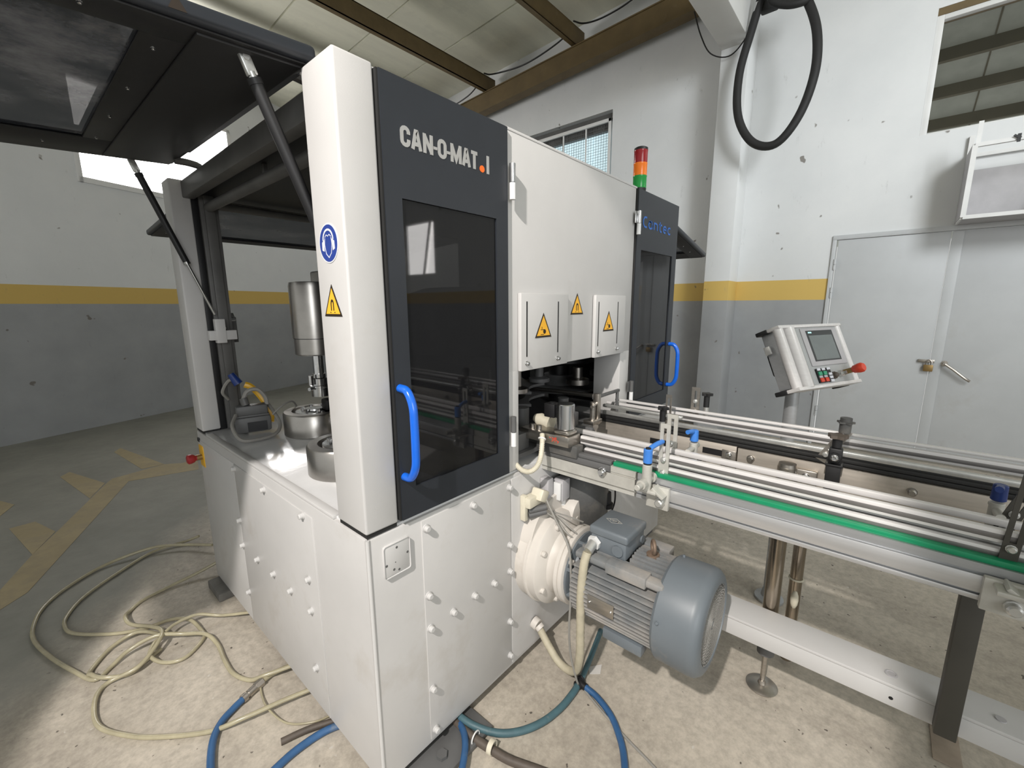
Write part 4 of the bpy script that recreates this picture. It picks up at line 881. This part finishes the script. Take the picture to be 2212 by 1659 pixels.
# rail supports along the far lane
def far_clamp(y, zt, knob=True):
    k = put('clamp_block', B().box(1.262, 1.306, y-.022, y+.022, .90, 1.03, .004).box(1.258, 1.312, y-.026, y+.026, 1.026, 1.034, .002), BLACK, fcn)
    put('clamp_head', B().box(1.266, 1.302, y-.02, y+.02, 1.034, 1.092, .006).cyl((1.262, y, 1.062), (1.252, y, 1.062), .017, n=18), BLACK, fcn)
    bolt((1.252, y, 1.062), -X, k, CHROME, .9)
    kb = put('star_knob', B().cyl((1.284, y, 1.094), (1.284, y, 1.128), .015, n=14), BLACK, fcn)
    put('knob_head', star((1.284, y, 1.128), .027), HBROWN, kb)
    return k
def star(c, r, h=.012):
    b = B(); pts = [(math.cos(2*PI*k/30)*r*(1+.18*math.cos(5*2*PI*k/30)), math.sin(2*PI*k/30)*r*(1+.18*math.cos(5*2*PI*k/30))) for k in range(30)]
    return b.prism(pts, c, X, Y, (0, 0, h))
far_clamp(-.985, 1.2)
slotted(fcn, 1.33, -.94, 1.02, 1.165, .034, STEEL, tilt=28)
sk = put('star_knob', B().cyl((1.33, -1.0, 1.14), (1.33, -1.0, 1.195), .018, n=16), IRON, fcn); put('knob_head', star((1.33, -1.0, 1.175), .024, .006), IRON, sk)
slotted(fcn, 1.325, -.36, 1.02, 1.195, .026, STEEL)
slotted(fcn, 1.475, -.43, 1.07, 1.215, .038, STEEL)
for (x, y, z) in ((1.30, -.345, 1.128), (1.51, -.47, 1.175)):
    sk = put('star_knob', B().cyl((x, y, z-.055), (x, y, z), .013, n=14), BLACK, fcn); put('knob_head', star((x, y, z), .022), BLACK, sk)
    put('knob_stem', B().cyl((x, y, z-.10), (x, y, z-.05), .012, n=12), ZINC, sk)
# guide bar at the mouth of the machine
put('mouth_bracket', B().box(1.19, 1.215, -.075, -.045, 1.03, 1.18, .002).cyl((1.165, -.06, 1.06), (1.165, -.06, 1.145), .013, n=16).cyl((1.13, -.075, 1.13), (1.22, -.055, 1.135), .008, n=10).box(1.13, 1.215, -.085, -.03, 1.04, 1.06, .003), STEEL, fcn)
put('mouth_wheel', B().cyl((1.03, -.115, 1.03), (1.05, -.115, 1.03), .03, n=24).box(1.015, 1.035, -.145, -.06, .985, 1.065, .004), DGREY, fcn)
put('mouth_bar', B().box(1.19, 1.45, -.055, -.04, 1.150, 1.165, .003).cyl((1.43, -.05, 1.05), (1.43, -.05, 1.155), .008, n=10), DGREY, fcn)

# white support arm under the conveyors
sa = thing('support_arm', (1.18, -.9, .305), 'white box beam running low beneath the conveyors past the motor', 'beam')
put('arm_body', B().box(1.115, 1.25, -2.2, -.004, .305, .372, .003), WHITE, sa)
put('arm_cover', B().box(1.113, 1.252, -2.2, -.004, .373, .385, .003), WHITE, sa)
put('arm_plug', B().lathe([(.017, 0), (.017, .003), (.013, .004), (.011, .002)], (1.165, -1.215, .385), Z, 20), SHEETG, sa)
put('arm_plug', B().cyl((1.165, -1.46, .385), (1.165, -1.46, .388), .012, n=16), SHEETG, sa)
put('arm_hole', B().cyl((1.115, -1.22, .335), (1.1145, -1.22, .335), .006, n=10), BLACK, sa)

# ================================================================== CONTROL PANEL ON ITS POST
a_, t_ = .415, .438
Wv = V((math.cos(a_), -math.sin(a_), 0)); Nh = V((-math.sin(a_), -math.cos(a_), 0)); Dn = Nh*math.sin(t_)+V((0, 0, -math.cos(t_)))
Nf = (Dn.cross(Wv)).normalized(); Nf = Nf if Nf.dot(Nh) > 0 else -Nf
TL = V((1.80, -.672, 1.495)); PWd, PH = .511, .325
MP = Matrix(((Wv.x, -Dn.x, Nf.x, TL.x), (Wv.y, -Dn.y, Nf.y, TL.y), (Wv.z, -Dn.z, Nf.z, TL.z), (0, 0, 0, 1)))   # x right, y up, z out of the face
cpn = thing('control_panel', (1.93, -.76, 0), 'tilted operator panel with touch screen and push buttons on a grey post', 'control panel')
put('panel_post', B().cyl((1.93, -.755, .01), (1.93, -.755, 1.27), .031, n=24), ALU2, cpn)
put('post_foot', B().lathe([(.07, 0), (.07, .012), (.04, .02), (.034, .06)], (1.93, -.755, .002), Z, 28), ALU2, cpn)
put('tilt_joint', B().box(.10, .20, -.22, -.10, -.16, -.095, .012, M=MP).cyl((1.93, -.755, 1.2), (1.93, -.755, 1.27), .04, n=18), BLACK, cpn)
hs = put('panel_housing', B().box(.02, PWd-.02, -PH+.02, -.015, -.10, -.012, .008, M=MP), ALU2, cpn)
for x0, x1 in ((.0, .045), (.062, .125), (PWd-.045, PWd)):
    put('side_profile', B().cyl(MP @ V(((x0+x1)/2, -.012, -.012)), MP @ V(((x0+x1)/2, -PH+.012, -.012)), (x1-x0)/2, n=20), RAIL, hs, 'rounded pale profile')
for y0, y1 in ((-.016, .0), (-PH, -PH+.018)):
    put('end_cap', B().box(.0, PWd, y0, y1, -.055, .012, .004, M=MP), RAIL, hs)
    put('corner_cap', B().box(-.004, .05, y0-.002, y1+.002, -.11, -.05, .004, M=MP).box(PWd-.05, PWd+.004, y0-.002, y1+.002, -.11, -.05, .004, M=MP), BLACK, hs)
fpn = put('front_plate', B().box(.128, PWd-.05, -PH+.018, -.016, -.012, .006, .002, M=MP), BEZEL, cpn, 'grey front plate')
put('screen_frame', B().box(.155, PWd-.062, -.218, -.022, .005, .011, .004, M=MP), SHEETG, fpn)
put('screen', B().box(.190, PWd-.105, -.195, -.036, .0105, .0125, M=MP), SCRD, fpn, 'dark touch screen')
put('screen_area', B().box(.202, PWd-.117, -.188, -.062, .0125, .0130, M=MP), SCREEN, fpn, smooth=False)
put('screen_mark', B().box(.205, .232, -.050, -.043, .0125, .0130, M=MP), SIEM, fpn, smooth=False)
for k, x in enumerate((.165, .203)):
    bb = put('button_block', B().box(x, x+.034, -.302, -.232, .005, .014, .002, M=MP), BLACK, fpn)
    put('name_tab', B().box(x+.004, x+.030, -.242, -.230, .014, .0165, .001, M=MP), WBTN, bb)
    put('green_button', B().box(x+.004, x+.030, -.266, -.247, .013, .020, .002, M=MP), GRNB, bb)
    put('grey_button', B().box(x+.004, x+.030, -.278, -.267, .013, .017, .001, M=MP), SHEETG, bb)
    put('red_button', B().box(x+.004, x+.030, -.299, -.279, .013, .020, .002, M=MP), RED2, bb)
bb = put('button_block', B().box(.243, .277, -.302, -.232, .005, .014, .002, M=MP), BLACK, fpn)
for y in (-.264, -.280, -.297): put('white_button', B().box(.247, .273, y-.006, y+.007, .013, .019, .002, M=MP), WBTN, bb)
put('name_tab', B().box(.247, .273, -.242, -.230, .014, .0165, .001, M=MP), WBTN, bb)
put('indicator_lamp', B().cyl(MP @ V((.302, -.272, .005)), MP @ V((.302, -.272, .014)), .018, n=22).sphere(MP @ V((.302, -.272, .014)), .015, n=14), HBROWN, fpn)
put('key_switch', B().cyl(MP @ V((.352, -.268, .005)), MP @ V((.352, -.268, .022)), .017, .015, n=22).box(.349, .355, -.275, -.261, .02, .04, M=MP), ZINC, fpn)
sbn = put('stop_collar', B().cyl(MP @ V((.398, -.262, .005)), MP @ V((.398, -.262, .045)), .013, n=18), BRASS, fpn)
put('stop_button', B().lathe([(.013, 0), (.019, .006), (.024, .03), (.024, .042), (.018, .050)], MP @ V((.398, -.262, .045)), Nf, 22), RED2, sbn, 'red mushroom stop button')
put('panel_latch', B().box(-.006, .004, -.12, -.08, -.09, -.06, .002, M=MP), ZINC, hs)

# ================================================================== HOSES AND THINGS ON THE FLOOR
def fl_(pts, z): return [(x, y, z) for x, y in pts]
G = 'clear hoses coiled on the floor'
def hose(name, pts, r, mat, label, cat='hose', group=None, sub=6):
    o = cable_thing(name, pts, r, mat, label, cat, sub, 10)
    if not group and name == 'blue_hose': group = 'blue hoses on the floor'
    if group: o['group'] = group
    return o
hose('coiled_hose', [(.05, 2.33, .05), (-.02, 2.385, .02), (-.189, 2.411, .012), (-.387, 2.279, .011), (-.538, 2.136, .011), (-.61, 1.998, .011), (-.624, 1.903, .011), (-.598, 1.796, .011), (-.479, 1.652, .011), (-.369, 1.565, .016), (-.267, 1.518, .03), (-.205, 1.446, .031), (-.182, 1.337, .014), (-.189, 1.27, .011), (-.279, 1.196, .011), (-.35, 1.236, .012), (-.385, 1.30, .034), (-.357, 1.371, .038), (-.329, 1.40, .036), (-.34, 1.46, .032), (-.40, 1.54, .03), (-.493, 1.53, .014), (-.573, 1.424, .012), (-.571, 1.366, .03), (-.54, 1.305, .031), (-.462, 1.274, .012), (-.40, 1.31, .011), (-.34, 1.345, .011)], .0085, HOSE, 'clear hose in the middle loop, curling into a knot on the floor', group=G)
hose('coiled_hose', [(.08, 2.15, .04), (-.035, 2.315, .03), (-.187, 2.425, .035), (-.409, 2.45, .014), (-.58, 2.338, .011), (-.685, 2.194, .011), (-.728, 2.025, .011), (-.728, 1.87, .011), (-.682, 1.669, .011), (-.62, 1.479, .011), (-.566, 1.349, .011), (-.509, 1.387, .011), (-.442, 1.42, .03), (-.344, 1.398, .055), (-.246, 1.346, .03), (-.18, 1.265, .031), (-.157, 1.171, .012), (-.165, 1.042, .011), (-.163, 0.925, .011), (-.128, 0.833, .012), (-.084, 0.790, .03), (.03, .74, .035)], .009, HOSE, 'clear hose in the widest loop, nearest to the left wall', group=G)
hose('coiled_hose', [(.05, 1.867, .06), (-.06, 1.882, .03), (-.194, 1.886, .012), (-.324, 1.854, .011), (-.39, 1.793, .011), (-.415, 1.718, .03), (-.404, 1.626, .031), (-.345, 1.50, .050), (-.318, 1.42, .055), (-.345, 1.34, .055), (-.43, 1.265, .032), (-.528, 1.285, .012), (-.57, 1.239, .011), (-.588, 1.138, .011), (-.581, 1.043, .011), (-.534, .945, .011), (-.456, .836, .011), (-.314, .702, .011), (-.208, .64, .03), (-.069, .599, .03), (.04, .56, .03)], .009, HOSE, 'clear hose in the loop sweeping lowest, towards the viewer', group=G)
hose('coiled_hose', [(.04, 1.248, .03), (-.083, 1.369, .02), (-.171, 1.425, .05), (-.26, 1.43, .052), (-.31, 1.40, .05)], .0075, HOSE, 'short clear hose leaving under the machine side to the knot', group=G)
hose('thin_hose', [(-.100, .80, .012), (-.121, .722, .009), (-.131, .622, .018), (-.103, .515, .006), (-.03, .438, .006), (.05, .41, .006)], .004, HOSE, 'thin clear tube curving from the hose coupling to the machine')
b1 = thing('blue_air_hose', (-.25, .65, 0), 'blue air hose with brass quick coupling left of the machine', 'hose')
put('hose', B().tube([(-.372, .40, .014), (-.351, .528, .014), (-.314, .644, .014), (-.271, .704, .014), (-.219, .733, .016), (-.180, .748, .018)], .013, 12), HBLUE, b1)
put('coupling', B().cyl((-.185, .747, .018), (-.168, .753, .018), .017, n=14).cyl((-.160, .756, .018), (-.128, .768, .018), .0155, n=16).cyl((-.128, .768, .018), (-.098, .778, .018), .018, n=6).cyl((-.168, .753, .018), (-.10, .778, .018), .012, n=12), STEEL, b1)
put('hose_tail', B().tube([(-.098, .778, .018), (-.05, .789, .016), (.03, .775, .014)], .010, 10), HOSE, b1)
hose('blue_hose', [(-.33, .34, .014), (-.21, .363, .014), (-.127, .374, .014), (-.028, .365, .014), (.06, .328, .014)], .0135, HBLUE, 'blue hose passing under the near corner of the machine')
hose('dark_hose', [(-.15, .45, .012), (-.06, .42, .012), (.05, .36, .012)], .012, HBROWN, 'short dark hose lying beside the blue hose at the machine side')
hose('blue_hose', [(.33, .06, .02), (.322, .0, .022), (.305, -.05, .03), (.265, -.10, .035), (.20, -.15, .035), (.12, -.20, .03)], .0125, HBLUE, 'blue hose coming out beneath the front of the machine')
hose('brown_hose', [(.32, .03, .02), (.318, -.06, .02), (.333, -.161, .018), (.349, -.237, .018), (.386, -.332, .018), (.425, -.439, .018), (.46, -.55, .018)], .0155, HBROWN, 'brown rubber hose lying on the concrete in front of the machine')
tag(put('hose_clip', B().lathe([(.021, -.009), (.025, -.009), (.025, .009), (.021, .009), (.021, -.009)], (.335, -.165, .028), (.2, -1, 0), 22, cap=False), CREAM), 'cream plastic ring clip around the brown hose', 'clip')
tag(put('cable_tie', B().torus((.322, -.095, .026), (.15, -1, 0), .023, .0028, 20, 6), FRAMEW), 'thin white cable tie around the hoses at the machine front', 'cable tie')
th = thing('teal_hose', (.6, -.2, 0), 'grey-blue hose with a black tee joint on the floor below the motor', 'hose')
put('hose', B().tube([(.335, .04, .03), (.345, -.05, .03), (.388, -.133, .018), (.45, -.194, .014), (.536, -.239, .014), (.634, -.260, .014), (.72, -.262, .016), (.765, -.258, .018)], .0135, 12), HTEAL, th)
put('tee_joint', B().cyl((.758, -.258, .018), (.80, -.255, .02), .016, n=12).cyl((.779, -.25, .018), (.777, -.29, .018), .015, n=12).torus((.763, -.258, .018), X, .016, .003, 14, 6).torus((.796, -.255, .02), X, .016, .003, 14, 6), BLACK, th, 'black tee joint')
put('hose', B().tube([(.797, -.256, .02), (.841, -.246, .022), (.923, -.228, .026), (1.008, -.207, .03), (1.09, -.185, .03)], .012, 10), HTEAL, th)
hose('blue_hose', [(.778, -.288, .017), (.772, -.347, .013), (.736, -.429, .013), (.682, -.492, .013), (.63, -.535, .013), (.55, -.58, .013), (.48, -.6, .013)], .0125, HBLUE, 'blue hose curving from the tee joint toward the viewer')
tag(put('floor_plate', B().box(1.345, 1.525, -1.45, -1.372, .001, .007, .002), FPLATE), 'small brown steel plate lying on the floor below the conveyor leg', 'plate')
tag(put('paper_scrap', B().prism([(0, 0), (.05, -.04), (.0, -.06), (-.03, -.025)], (.89, -.235, .001), X, Y, (0, 0, .001)), PAPER), 'scrap of pale paper on the floor under the motor', 'paper')
for o in list(COL.objects):
    if o.parent is None and 'label' in o and 'group' not in o:
        n_ = o.name.split('.')[0]
        g_ = {'conveyor': 'conveyors leading out of the machine', 'roof_cable': 'black cables along the rafter', 'junction_box': 'grey boxes below the conveyor'}.get(n_)
        if g_: o['group'] = g_
